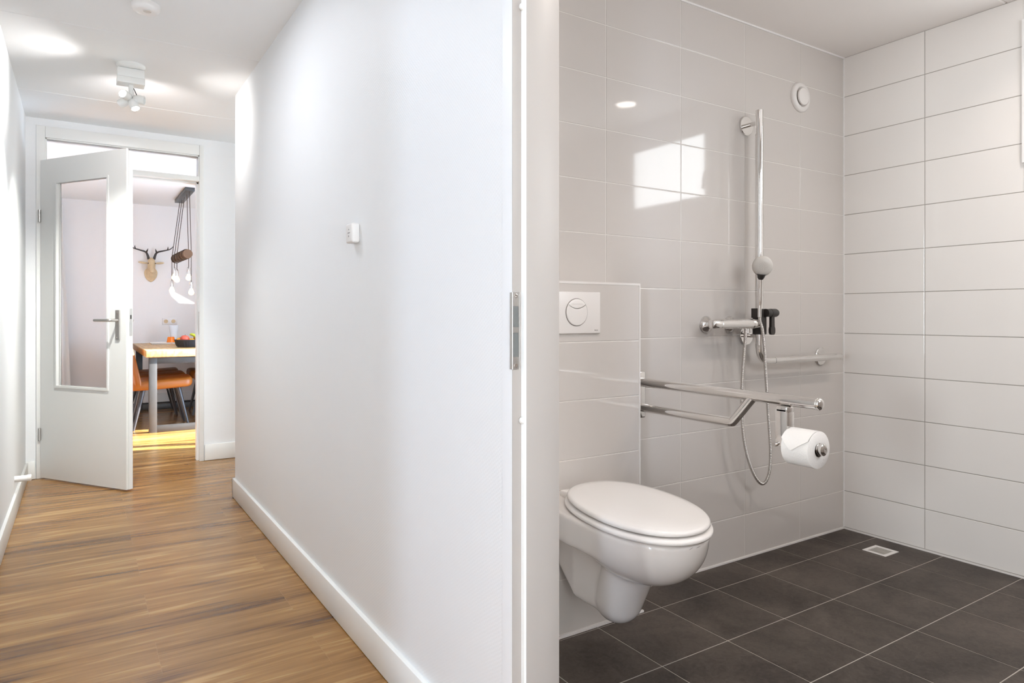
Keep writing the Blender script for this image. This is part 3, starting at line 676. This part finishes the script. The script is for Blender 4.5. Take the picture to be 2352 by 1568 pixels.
# roll holder hanging from the rail
t = thing('toilet_roll_holder', (RX, 1.265, .80), 'chrome roll holder bracket hanging from the grab rail', 'toilet roll holder')
rings = []
f = MB().bbox(1.777, 1.7795, 1.246, 1.285, .690, .800, .0008).bbox(1.777, 1.812, 1.2445, 1.247, .690, .793, .0008)
f.bbox(1.777, 1.812, 1.2445, 1.285, .790, .8103, .005, 3)
f.build('bracket', M['chrome'], t, 40)
RZ, ROLLX = .6965, 1.80
MB().tube([(ROLLX - .0, 1.29, RZ), (ROLLX, 1.14, RZ)], .009, 18).lathe([(.017, 0), (.0175, .012), (.0165, .012), (.0165, .014), (.0175, .015), (.0175, .026), (.012, .030), (.003, .0305), (0, .029)], (ROLLX, 1.166, RZ), (0, -1, 0), 28).build('spindle', M['chrome'], t, 50)
MB().tube([(1.781, 1.283, .692), (1.768, 1.283, .692)], .006, 14).build('knob', M['chrome'], t, 50)
t = thing('toilet_paper_roll', (ROLLX, 1.2, RZ), 'white toilet paper roll with a folded tip hanging below the grab rail', 'toilet roll')
ya, yb_ = 1.156, 1.2445; Ro, Ri = .0545, .0205
RZc = RZ - .0035 + .0
rc = (ROLLX, ya, RZc)
f = MB().loft([[(ROLLX + r * math.cos(a), y, RZc + r * math.sin(a)) for a in np.linspace(0, 2 * pi, 64, endpoint=False)] for r, y in ((Ri, ya), (Ro - .002, ya), (Ro, ya + .0015), (Ro, yb_ - .0015), (Ro - .002, yb_), (Ri, yb_))], caps=False)
f.build('paper', M['paper'], t, 40)
f = MB().loft([[(ROLLX + r * math.cos(a), y, RZc + r * math.sin(a)) for a in np.linspace(0, 2 * pi, 40, endpoint=False)] for r, y in ((Ri, ya + .001), (Ri, yb_ - .001), (Ri - .0015, yb_ - .001), (Ri - .0015, ya + .001), (Ri, ya + .001))], caps=False)
f.build('cardboard_core', M['card'], t, 40)
# folded triangular tip lying on the front-left side of the roll
f = MB(); nn = 14
cols = []
for i in range(nn + 1):
    s_ = i / nn; y = yb_ - .001 - s_ * (yb_ - ya - .002)
    tipf = 1 - abs(s_ - .40) / (.40 if s_ < .4 else .60); a_end = math.radians(150 + 34 * tipf)
    col = []
    for j in range(11):
        a = math.radians(85) + (a_end - math.radians(85)) * j / 10
        rr = Ro + .0010 + .0045 * (j / 10) ** 2; col.append((ROLLX + rr * math.cos(a), y, RZc + rr * math.sin(a)))
    cols.append(col)
v = [p for c in cols for p in c]; q = [(i * 11 + j, i * 11 + j + 1, (i + 1) * 11 + j + 1, (i + 1) * 11 + j) for i in range(nn) for j in range(10)]
nv = len(v); v2 = [(ROLLX + (p[0] - ROLLX) * .985, p[1], RZc + (p[2] - RZc) * .985) for p in v]
q2 = [tuple(nv + i for i in fc[::-1]) for fc in q]
edge = [i * 11 + 10 for i in range(nn + 1)]; qe = [(edge[i], edge[i + 1], edge[i + 1] + nv, edge[i] + nv) for i in range(nn)]
f.add(v + v2, q + q2 + qe); f.build('folded_tip', M['paper'], t, 40)

# ------------------------------------------------------------------ L-shaped shower rail
SX, SY = 2.504, 1.891
t = thing('shower_grab_rail', (SX, B, .883), 'L-shaped chrome grab rail with a tall upright on the tiled wall', 'grab rail')
MB().tube([(SX, SY, 1.982), (SX, SY, 1.0)] + smoothpath([(SX, SY, .955), (SX + .006, SY, .918), (SX + .03, SY, .889), (SX + .07, SY, .8825)], 6) + [(2.602, SY, .8825)], .0163, 28).build('upright', M['chrome'], t, 50)
MB().tube([(2.604, SY, .8825), (3.11, SY, .8825), (3.122, SY, .8825), (3.126, SY, .8825)], [.0163, .0163, .0145, .009], 28).build('horizontal_bar', M['chrome'], t, 50)
MB().tube([(2.600, SY, .8825), (2.605, SY, .8825)], .0158, 28).build('joint_ring', M['black'], t, 50)
for x, z, zz in ((SX, 1.929, 1.929), (SX, .994, .994), (3.065, .8825, .8825)):
    f = MB().lathe([(.043, 0), (.043, .007), (.041, .009), (0, .0095)], (x, B, z), (0, -1, 0), 40); f.tube([(x, B - .008, z), (x, SY, zz)], .0095, 18); f.build('wall_flange', M['chrome'], t, 40)
# slider bracket
t = thing('shower_slider_bracket', (SX, SY, 1.08), 'dark clamp bracket on the upright of the shower rail', 'shower bracket')
f = MB().bbox(SX - .030, SX - .014, SY - .022, SY + .02, 1.072, 1.114, .002).bbox(SX - .02, SX + .022, SY - .022, SY + .021, 1.0, 1.112, .003)
f.build('clamp', M['black'], t, 40)
MB().lathe([(.0175, 0), (.0175, .026), (.0165, .027), (.0182, .029), (.0182, .066), (.0155, .074), (.008, .0785), (0, .079)], (SX + .004, SY - .03, 1.094), (1, 0, 0), 32).build('knob', M['black'], t, 40)
f = MB(); prof = [(.0100, 1.082), (.0108, 1.045), (.0112, 1.034), (.0145, 1.027), (.0158, 1.018), (.0150, 1.008), (.0110, 1.001), (.0050, .998)]
f.loft([[(SX + .047 + w_ * a, SY - .03 + b_, z) for a, b_ in ((-1, -.006), (1, -.006), (1, .006), (-1, .006))] for w_, z in prof]); f.build('lever', M['black'], t, 0)
# hand shower
hx, hy = SX - .003, SY - .043
def wp(px, py, Y):
    u = (px - 1176.08) / 1542.5; k = Y / (math.cos(YAW) - u * math.sin(YAW)); return Vector((k * (math.sin(YAW) + u * math.cos(YAW)), Y, CAMZ - (py - 723.2) / 1542.5 * k))
t = thing('hand_shower', tuple(wp(1745, 720, hy)), 'grey-faced hand shower clipped in the dark bracket', 'shower head')
hb_, ht_ = wp(1744.5, 728, hy), wp(1747, 641, hy - .012)
MB().tube(smoothpath([hb_, wp(1745, 707, hy - .001), wp(1745.6, 700, hy - .002), wp(1746, 670, hy - .006), ht_], 4), [.008] * 4 + [.0085] * 5 + [.0105] * 4 + [.0095] * 4, 20).build('handle', M['chrome'], t, 60)
neck = wp(1748, 634, hy - .016)
MB().tube([ht_, (ht_ + neck) / 2, neck + Vector((0, -.002, .008))], [.010, .014, .018], 20).build('neck', M['black'], t, 50)
hd = wp(1751.5, 611, hy - .018); ax = Vector((-.60, -.78, -.12)).normalized()
hdo = MB().lathe([(.018, -.030), (.034, -.022), (.042, -.008), (.0435, 0), (.042, .006), (.034, .011), (.02, .0135), (0, .014)], hd, ax, 40).build('spray_head', M['greyplastic'], t, 60)
noz = MB(); q = ax.to_track_quat('Z', 'Y')
for r_, c_ in ((.0045, 5), (.010, 9), (.0155, 14), (.021, 18), (.0265, 22)):
    for i in range(c_):
        a = 2 * pi * i / c_ + r_ * 90; hz = .0138 - .0030 * (r_ / .0265) ** 2.2
        noz.lathe([(.0009, 0), (.0009, .0008)], hd + q @ Vector((r_ * math.cos(a), r_ * math.sin(a), hz)), ax, 6)
noz.build('nozzles', M['scuff'], hdo)
# hose
hose = [(1744.8, 727), (1746, 740), (1751, 757), (1755.5, 798), (1758, 842), (1761, 890), (1764.5, 948), (1768.5, 1003), (1770, 1040), (1768, 1078), (1760.5, 1103), (1750.5, 1110.5), (1739, 1101), (1725, 1073), (1713, 1031), (1706.5, 987), (1704, 944), (1704, 894), (1706, 850), (1709.5, 805), (1712, 775), (1712.5, 752)]
Ys = np.interp(np.arange(len(hose)), [0, 3, 11, 18, 21], [hy, hy - .01, 1.895, 1.885, 1.868])
pts = smoothpath([wp(a_, b_, y_) for (a_, b_), y_ in zip(hose, Ys)], 16)
# dense ribs
L_ = [0]
for i in range(1, len(pts)): L_.append(L_[-1] + (pts[i] - pts[i - 1]).length)
ns = int(L_[-1] / .0011); ss = np.linspace(0, L_[-1], ns); PP = np.array([[p.x, p.y, p.z] for p in pts])
dense = [Vector((np.interp(s_, L_, PP[:, 0]), np.interp(s_, L_, PP[:, 1]), np.interp(s_, L_, PP[:, 2]))) for s_ in ss]
rad = [.0066 + .0011 * math.sin(2 * pi * s_ / .0048) for s_ in ss]
tag(MB().tube(dense, rad, 12).build('shower_hose', M['hose'], None, 180), 'ribbed chrome shower hose hanging in a loop from the mixer', 'shower hose')
# thermostatic mixer
MY, MZ = 1.868, 1.0475
t = thing('thermostatic_mixer', (2.32, B, MZ), 'chrome thermostatic shower mixer bar on the tiled wall', 'shower mixer')
bar = MB().lathe([(.013, 0), (.0185, .004), (.0205, .012), (.0205, .052), (.0195, .053), (.0195, .054), (.0208, .055), (.0208, .252), (.0195, .253), (.0195, .254), (.0205, .256), (.0205, .296), (.017, .306), (.010, .309)], (2.165, MY, MZ), (1, 0, 0), 36)
bar.build('mixer_body', M['chrome'], t, 40)
for x in (2.245, 2.3955):
    MB().lathe([(.037, 0), (.037, .004), (.030, .014), (.019, .026), (.0165, .034), (.0165, .085)], (x, B, MZ - .003), (0, -1, 0), 8 if 0 else 32).build('wall_rosette', M['chrome'], t, 40)
MB().tube([(2.4, MY, MZ - .018), (2.4, MY, MZ - .04)], .0095, 16).build('hose_outlet', M['chrome'], t, 40)
# vent
vx_, vz_ = 2.903, 2.127
t = thing('air_vent', (vx_, B, vz_), 'round white ventilation valve high on the back tiled wall', 'air vent')
MB().lathe([(.071, 0), (.071, .006), (.064, .014), (.050, .017), (.045, .013), (.043, .004)], (vx_, B, vz_), (0, -1, 0), 56).build('outer_ring', M['bplastic'], t, 50)
MB().lathe([(.044, 0), (.044, .003), (0, .003)], (vx_, B - .0005, vz_), (0, -1, 0), 32).build('throat', M['hole'], t)
MB().lathe([(.010, 0), (.010, .012), (.038, .0125), (.0405, .016), (.039, .021), (.03, .0235), (0, .0245)], (vx_, B - .002, vz_), (0, -1, 0), 48).build('centre_disc', M['bplastic'], t, 50)
# floor drain
dx0, dx1, dy0, dy1 = 3.040, 3.152, 1.629, 1.736
t = thing('floor_drain', (3.095, 1.682, 0), 'square steel drain grate in the dark tiled floor', 'floor drain')
f = MB()
for r in rect_minus((dx0, dx1, dy0, dy1), (dx0 + .016, dx1 - .016, dy0 + .016, dy1 - .016)): f.box(r[0], r[1], r[2], r[3], -.004, .0018)
f.build('rim', M['bplastic'], t)
f = MB(); xs = np.linspace(dy0 + .016, dy1 - .016, 13)
for i in range(12): f.box(dx0 + .016, dx1 - .016, xs[i] + .0035, xs[i + 1], -.004, -.0005)
f.box(3.093, 3.099, dy0 + .016, dy1 - .016, -.004, -.0004); f.build('grate', M['satin'], t)
MB().box(dx0, dx1, dy0, dy1, -.02, -.006).build('sump', M['hole'], t)
# downlights
def downlight(x, y, lab):
    t = thing('downlight', (x, y, H), lab, 'downlight', 'recessed bathroom downlights')
    MB().lathe([(.075, 0), (.073, .004), (.062, .005), (.058, .001)], (x, y, H), (0, 0, -1), 40).build('trim_ring', M['bplastic'], t, 50)
    MB().lathe([(.059, 0), (.059, .0015), (0, .002)], (x, y, H - .0005), (0, 0, -1), 40).build('light_disc', M['down'], t)
downlight(2.85, .80, 'lit round downlight in the bathroom ceiling near the right wall')
downlight(1.40, .79, 'lit round downlight in the bathroom ceiling near the doorway')
for x in (2.85, 1.40): light('downlight_lamp', 'AREA', (x, .795, H - .006), 4.45, (1.000, 0.913, 0.859), (0, 0, -1), (.1, .1), spread=2.3)

# ------------------------------------------------------------------ dining room
TX0, TX1, TY0, TY1, TZ = .50, 1.40, 6.95, 8.82, .76
t = thing('dining_table', ((TX0 + TX1) / 2, (TY0 + TY1) / 2, 0), 'oak-topped dining table on square steel frame legs', 'table')
MB().bbox(TX0, TX1, TY0, TY1, TZ - .065, TZ, .008, 3).build('tabletop', M['table'], t, 40)
def frame_leg(y0):
    y1 = y0 + .06; f = MB()
    f.bbox(TX0 + .03, TX0 + .095, y0, y1, 0, TZ - .065, .002).bbox(TX1 - .095, TX1 - .03, y0, y1, 0, TZ - .065, .002)
    f.bbox(TX0 + .095, TX1 - .095, y0, y1, 0, .06, .002).bbox(TX0 + .095, TX1 - .095, y0, y1, TZ - .125, TZ - .065, .002); return f.build('frame_leg', M['steel'], t, 40)
frame_leg(6.985); frame_leg(8.70)
# chairs: modelled facing +X, seat centre at the origin
def rb(x, y, z, cx_, cy_, cz_, hx_, hy_, hz_, r): 
    qx = np.abs(x - cx_) - hx_ + r; qy = np.abs(y - cy_) - hy_ + r; qz = np.abs(z - cz_) - hz_ + r
    return np.sqrt(np.maximum(qx, 0) ** 2 + np.maximum(qy, 0) ** 2 + np.maximum(qz, 0) ** 2) + np.minimum(np.maximum(qx, np.maximum(qy, qz)), 0) - r
def make_chair(label):
    t = thing('dining_chair', (0, 0, 0), label, 'chair', 'cognac leather dining chairs around the table')
    def seat(x, y, z):
        zz_ = z - .02 * np.cos(np.clip(y / .24, -1, 1) * pi / 2) - .012 * np.clip(x / .25, -1, 1)
        w_ = .235 - .02 * np.clip(x / .27, -1, 1) ** 2
        qx = np.abs(x) - .27; qy = np.abs(y) - w_; qz = np.abs(zz_ - .42) - .045
        d = np.sqrt(np.maximum(qx + .06, 0) ** 2 + np.maximum(qy + .06, 0) ** 2) - .06
        return smax(d, qz, .04)
    P, F = surface(seat, (-.3, -.27, .34), (.3, .27, .52), .014); obj('seat', P, F, M['leather'], t, 180)
    def back(x, y, z):
        s_ = (z - .42) / .42; xc = -.235 - .075 * s_ + .05 * (y / .24) ** 2; w_ = .235 - .05 * np.clip(s_, 0, 1) ** 2
        qx = np.abs(x - xc) - .032; d = np.sqrt(np.maximum(np.abs(y) - w_ + .08, 0) ** 2 + np.maximum(np.abs(z - .61) - .24 + .08, 0) ** 2) - .08
        return smax(qx, d, .03)
    P, F = surface(back, (-.42, -.27, .33), (-.12, .27, .88), .014); obj('backrest', P, F, M['leather'], t, 180)
    for sx, sy in ((-1, -1), (-1, 1), (1, -1), (1, 1)):
        MB().tube([(sx * .15, sy * .14, .385), (sx * .235 + .0, sy * .20, .0)], [.021, .010], 16).build('leg', M['chairleg'], t, 50)
    return t
ch = make_chair('cognac leather dining chair tucked under the near left side of the table')
spots = [(.655, 7.385, 0, None), (.655, 7.91, 0, 'cognac leather dining chair in the middle of the left side of the table'),
         (.655, 8.42, 0, 'cognac leather dining chair at the far left side of the table'),
         (1.27, 7.55, pi, 'cognac leather dining chair at the near right side of the table'), (1.27, 8.2, pi, 'cognac leather dining chair at the far right side of the table')]
for i, (x, y, r_, lab) in enumerate(spots):
    c = ch if i == 0 else copy_tree(ch)
    c.location = (x, y, 0); c.rotation_euler = (0, 0, r_ + (-.02 if i == 0 else .03 * ((i % 2) * 2 - 1)))
    if lab: c['label'] = lab
# fruit basket, fruit, tray, jelly, vase
bxc, byc = .935, 7.55
t = thing('fruit_basket', (bxc, byc, TZ), 'dark woven fruit basket on the oak table', 'basket')
rings = []; nR = 72
for rr, z in ((.001, .004), (.112, .004), (.120, .02), (.129, .05), (.136, .072), (.138, .076), (.131, .076), (.122, .05), (.112, .022), (.001, .012)):
    rings.append([(bxc + rr * (1 + ((.035 * math.cos(30 * a)) if .02 <= z < .07 and rr > .1 else 0)) * math.cos(a), byc + rr * (1 + ((.035 * math.cos(30 * a)) if .02 <= z < .07 and rr > .1 else 0)) * math.sin(a), TZ + z) for a in np.linspace(0, 2 * pi, nR, endpoint=False)])
MB().loft(rings).build('bowl', M['basket'], t, 40)
MB().tube([(bxc + .136 * math.cos(a), byc + .136 * math.sin(a), TZ + .072) for a in np.linspace(0, 2 * pi, 49)], .0045, 8, caps=False).build('rim', M['basket'], t, 60)
def ball(name, c, r, m, lab, cat, group=None, dimple=.0):
    prof = []
    for i in range(17):
        a = pi * i / 16; rr = r * math.sin(a) * (1 + .06 * math.sin(a)); h_ = -r * math.cos(a) * .93; h_ -= math.copysign(dimple * math.exp(-(rr / (r * .3)) ** 2), h_)
        prof.append((rr, h_))
    t = thing(name, c, lab, cat, group)
    MB().lathe(prof, c, (.1, .1, 1), 24).build('flesh', m, t, 60)
    MB().tube([Vector(c) + Vector((0, 0, r * .75)), Vector(c) + Vector((.004, 0, r * 1.05))], .0022, 6).build('stem', M['cord'], t); return t
ball('apple', (.888, 7.50, TZ + .085), .041, M['apple'], 'red and pink apple in the fruit basket', 'apple', None, .01)
ball('orange', (.845, 7.54, TZ + .068), .030, M['orange'], 'small orange at the left edge of the fruit basket', 'orange', 'oranges in the fruit basket', .002)
ball('orange', (.945, 7.455, TZ + .066), .026, M['orange'], 'small yellow-orange fruit at the front edge of the basket', 'orange', 'oranges in the fruit basket', .002)
ball('orange', (1.015, 7.585, TZ + .088), .036, M['orange'], 'orange at the right side of the fruit basket beside the bananas', 'orange', 'oranges in the fruit basket', .002)
t = thing('banana_bunch', (.97, 7.5, TZ + .08), 'green-yellow bananas lying on the fruit basket', 'bananas')
for i in range(3):
    o_ = i * .022; pts = smoothpath([(.935 + .006 * i, 7.50 + o_, TZ + .128), (.958, 7.485 + o_, TZ + .126), (.99, 7.475 + o_, TZ + .108), (1.02, 7.465 + o_, TZ + .090)], 5)
    nn = len(pts); MB().tube(pts, [.004 + .011 * math.sin(pi * min(1, max(0, (k + .8) / (nn + .5)))) ** .6 for k in range(nn)], 10).build('banana', M['banana'], t, 60)
t = thing('serving_tray', (.79, 8.38, TZ), 'long white tray with a leafy print on the table', 'tray')
f = MB().loft([[(.79 + a * (w_), 8.38 + b * h_, TZ + z) for a, b in ((-1, -1), (1, -1), (1, 1), (-1, 1))] for w_, h_, z in ((.13, .06, .002), (.15, .075, .022), (.146, .071, .022), (.128, .058, .006))])
f.build('dish', M['china'], t)
MB().tube([(.68, 8.35, TZ + .008), (.74, 8.36, TZ + .009), (.80, 8.345, TZ + .008)], [.002, .006, .002], 8).tube([(.72, 8.40, TZ + .008), (.75, 8.34, TZ + .009)], [.001, .005], 8).build('leaf_print', M['stripe'], t)
jp = [(.046, 0), (.046, .008), (.040, .042), (.035, .070), (.030, .076), (0, .076)]
tag(MB().lathe(jp, (.85, 8.36, TZ + .006), (0, 0, 1), 18).build('jelly_dessert', M['jelly'], None, 40), 'orange jelly dome standing on the white tray', 'jelly')
t = thing('frosted_vase', (.905, 8.62, TZ), 'pale tapered vase on the table below the wall socket', 'vase')
MB().lathe([(.028, 0), (.030, .004), (.050, .205), (.047, .207), (.027, .012), (0, .010)], (.905, 8.62, TZ), (0, 0, 1), 36).build('body', M['frost'], t, 50)
# sockets on the back wall
t = thing('wall_socket', (.905, 9.05, 1.01), 'double white power socket on the wall above the table', 'socket')
MB().bbox(.825, .985, 9.038, 9.05, .968, 1.05, .003).build('cover', M['bplastic'], t, 40)
for x in (.865, .945):
    MB().lathe([(.023, 0), (.022, .001), (.0185, -.006), (0, -.006)], (x, 9.0375, 1.009), (0, -1, 0), 24).build('socket_well', M['deer'], t, 40)
# deer head
dx_, dy_ = .705, 9.05
t = thing('deer_head', (dx_, dy_, 1.6), 'small wood-look deer head with dark antlers mounted on the wall', 'wall decoration')
def deer(x, y, z):
    v = dy_ - y; x = x - dx_
    plaque = smax(np.sqrt((x / .070) ** 2 + (np.where(z > 1.585, (z - 1.585) / .065, (1.585 - z) / (.108 - .25 * np.abs(x)))) ** 2) * .065 - .065, v - .02, .01)
    neck_ = capsule(x, v, z, (0, .0, 1.565), (0, .085, 1.655), .055, .040)
    head = capsule(x, v, z, (0, .09, 1.70), (0, .175, 1.60), .036, .021)
    brow = capsule(x, v, z, (0, .07, 1.728), (0, .09, 1.695), .034, .036)
    nose_ = capsule(x, v, z, (0, .185, 1.598), (0, .195, 1.59), .024, .02)
    s_ = smin(smin(neck_, head, .03), smin(brow, nose_, .02), .02); s_ = smin(s_, plaque, .015)
    ax_ = np.abs(x)
    s_ = smin(s_, np.sqrt(((ax_ - .088) / .050) ** 2 + ((v - .065) / .010) ** 2 + ((z - 1.701 - .10 * (ax_ - .09)) / (.0125)) ** 2) * .010 - .010, .004)
    for a_, b_ in (((.03, .112), (1.695, .012)),): s_ = smax(s_, -(np.sqrt((ax_ - a_) ** 2 + (v - b_) ** 2 + (z - 1.69) ** 2) - .0) - .0, .001) if 0 else s_
    return s_
P, F = surface(deer, (dx_ - .17, 8.80, 1.45), (dx_ + .17, 9.056, 1.80), .0075); obj('head', P, F, M['deer'], t, 180)
for s_ in (-1, 1):
    MB().lathe([(.007, 0), (.0065, .003), (0, .005)], (dx_ + s_ * .036, dy_ - .125, 1.692), (s_, -.8, .2), 12).build('eye', M['antler'], t, 50)
    base = Vector((dx_ + s_ * .028, dy_ - .075, 1.742))
    pts = smoothpath([base, base + Vector((s_ * .012, 0, .05)), base + Vector((s_ * .035, -.005, .085)), base + Vector((s_ * .10, -.02, .105)), base + Vector((s_ * .165, -.03, .125)), base + Vector((s_ * .203, -.035, .162))], 5)
    nn = len(pts); f = MB().tube(pts, [.0150 - .0115 * k / (nn - 1) for k in range(nn)], 12)
    f.tube([base + Vector((s_ * .028, -.004, .078)), base + Vector((s_ * .018, -.03, .098)), base + Vector((s_ * .010, -.04, .122))], [.010, .008, .002], 10)
    f.tube([base + Vector((s_ * .138, -.026, .115)), base + Vector((s_ * .145, -.028, .135)), base + Vector((s_ * .144, -.03, .155))], [.008, .006, .002], 10)
    f.build('antler', M['antler'], t, 60)
# pendant lamp with log
t = thing('pendant_lamp', (.945, 8.0, H), 'pendant lamp of five bulbs wrapped over a wooden log', 'pendant lamp')
MB().bbox(.90, .99, 7.57, 8.48, H - .035, H, .002).build('ceiling_plate', M['steel'], t, 40)
MB().tube([(.926, 7.58, 1.712), (.92, 7.75, 1.715), (.911, 8.1, 1.715), (.898, 8.44, 1.72)], [.045, .046, .043, .042], 24).build('log', M['log'], t, 50)
pend = [(7.66, 1.330, 1), (7.82, 1.488, 1), (7.98, 1.472, -1), (8.16, 1.505, -1), (8.34, 1.370, -1)]
for i, (y, zb_, s_) in enumerate(pend):
    xl = np.interp(y, [7.58, 7.98, 8.44], [.926, .912, .898]); xx = xl + s_ * .044; zl = 1.715
    cd = MB().tube([(.945, 7.62 + .20 * i, H - .035), (xx, y, zl + .01), (xx, y, zl - .02), (xx, y, zb_ + .09)], .0034, 8)
    cd.tube([(xl + .0485 * math.cos(a), y + .003 * a, zl + .0485 * math.sin(a)) for a in np.linspace(0, 4 * pi, 41)], .0036, 6, caps=False)
    cd.build('cord', M['cord'], t, 60)
    so = MB().lathe([(.008, 0), (.0165, .008), (.017, .06), (.017, .072)], (xx, y, zb_ + .10), (0, 0, -1), 20).build('bulb_socket', M['chrome'], t, 50)
    MB().lathe([(.013, 0), (.015, .010), (.024, .028), (.028, .044), (.024, .058), (.012, .067), (0, .07)], (xx, y, zb_ + .03), (0, 0, -1), 20).build('light_bulb', M['lit'], so, 60)
# curtain seen through the door glass
f = MB(); v = []; q = []; nx_, nz_ = 60, 12
for j in range(nz_ + 1):
    z = .03 + 2.28 * j / nz_; right = -.165 + .085 * max(0, 1 - z / 2.0) ** .8
    for i in range(nx_ + 1):
        s_ = i / nx_; v.append((-.62 + (right + .62) * s_, 8.93 + .025 * math.sin(s_ * 55) , z))
for j in range(nz_):
    for i in range(nx_): a = j * (nx_ + 1) + i; q.append((a, a + 1, a + nx_ + 2, a + nx_ + 1))
n0 = len(v); v += [(p[0], p[1] + .003, p[2]) for p in v]; q += [tuple(n0 + k for k in reversed(fc)) for fc in q]
tag(obj('curtain', v, q, M['curtain'], None, 180), 'white curtain hanging on the dining wall, seen through the door glass', 'curtain')
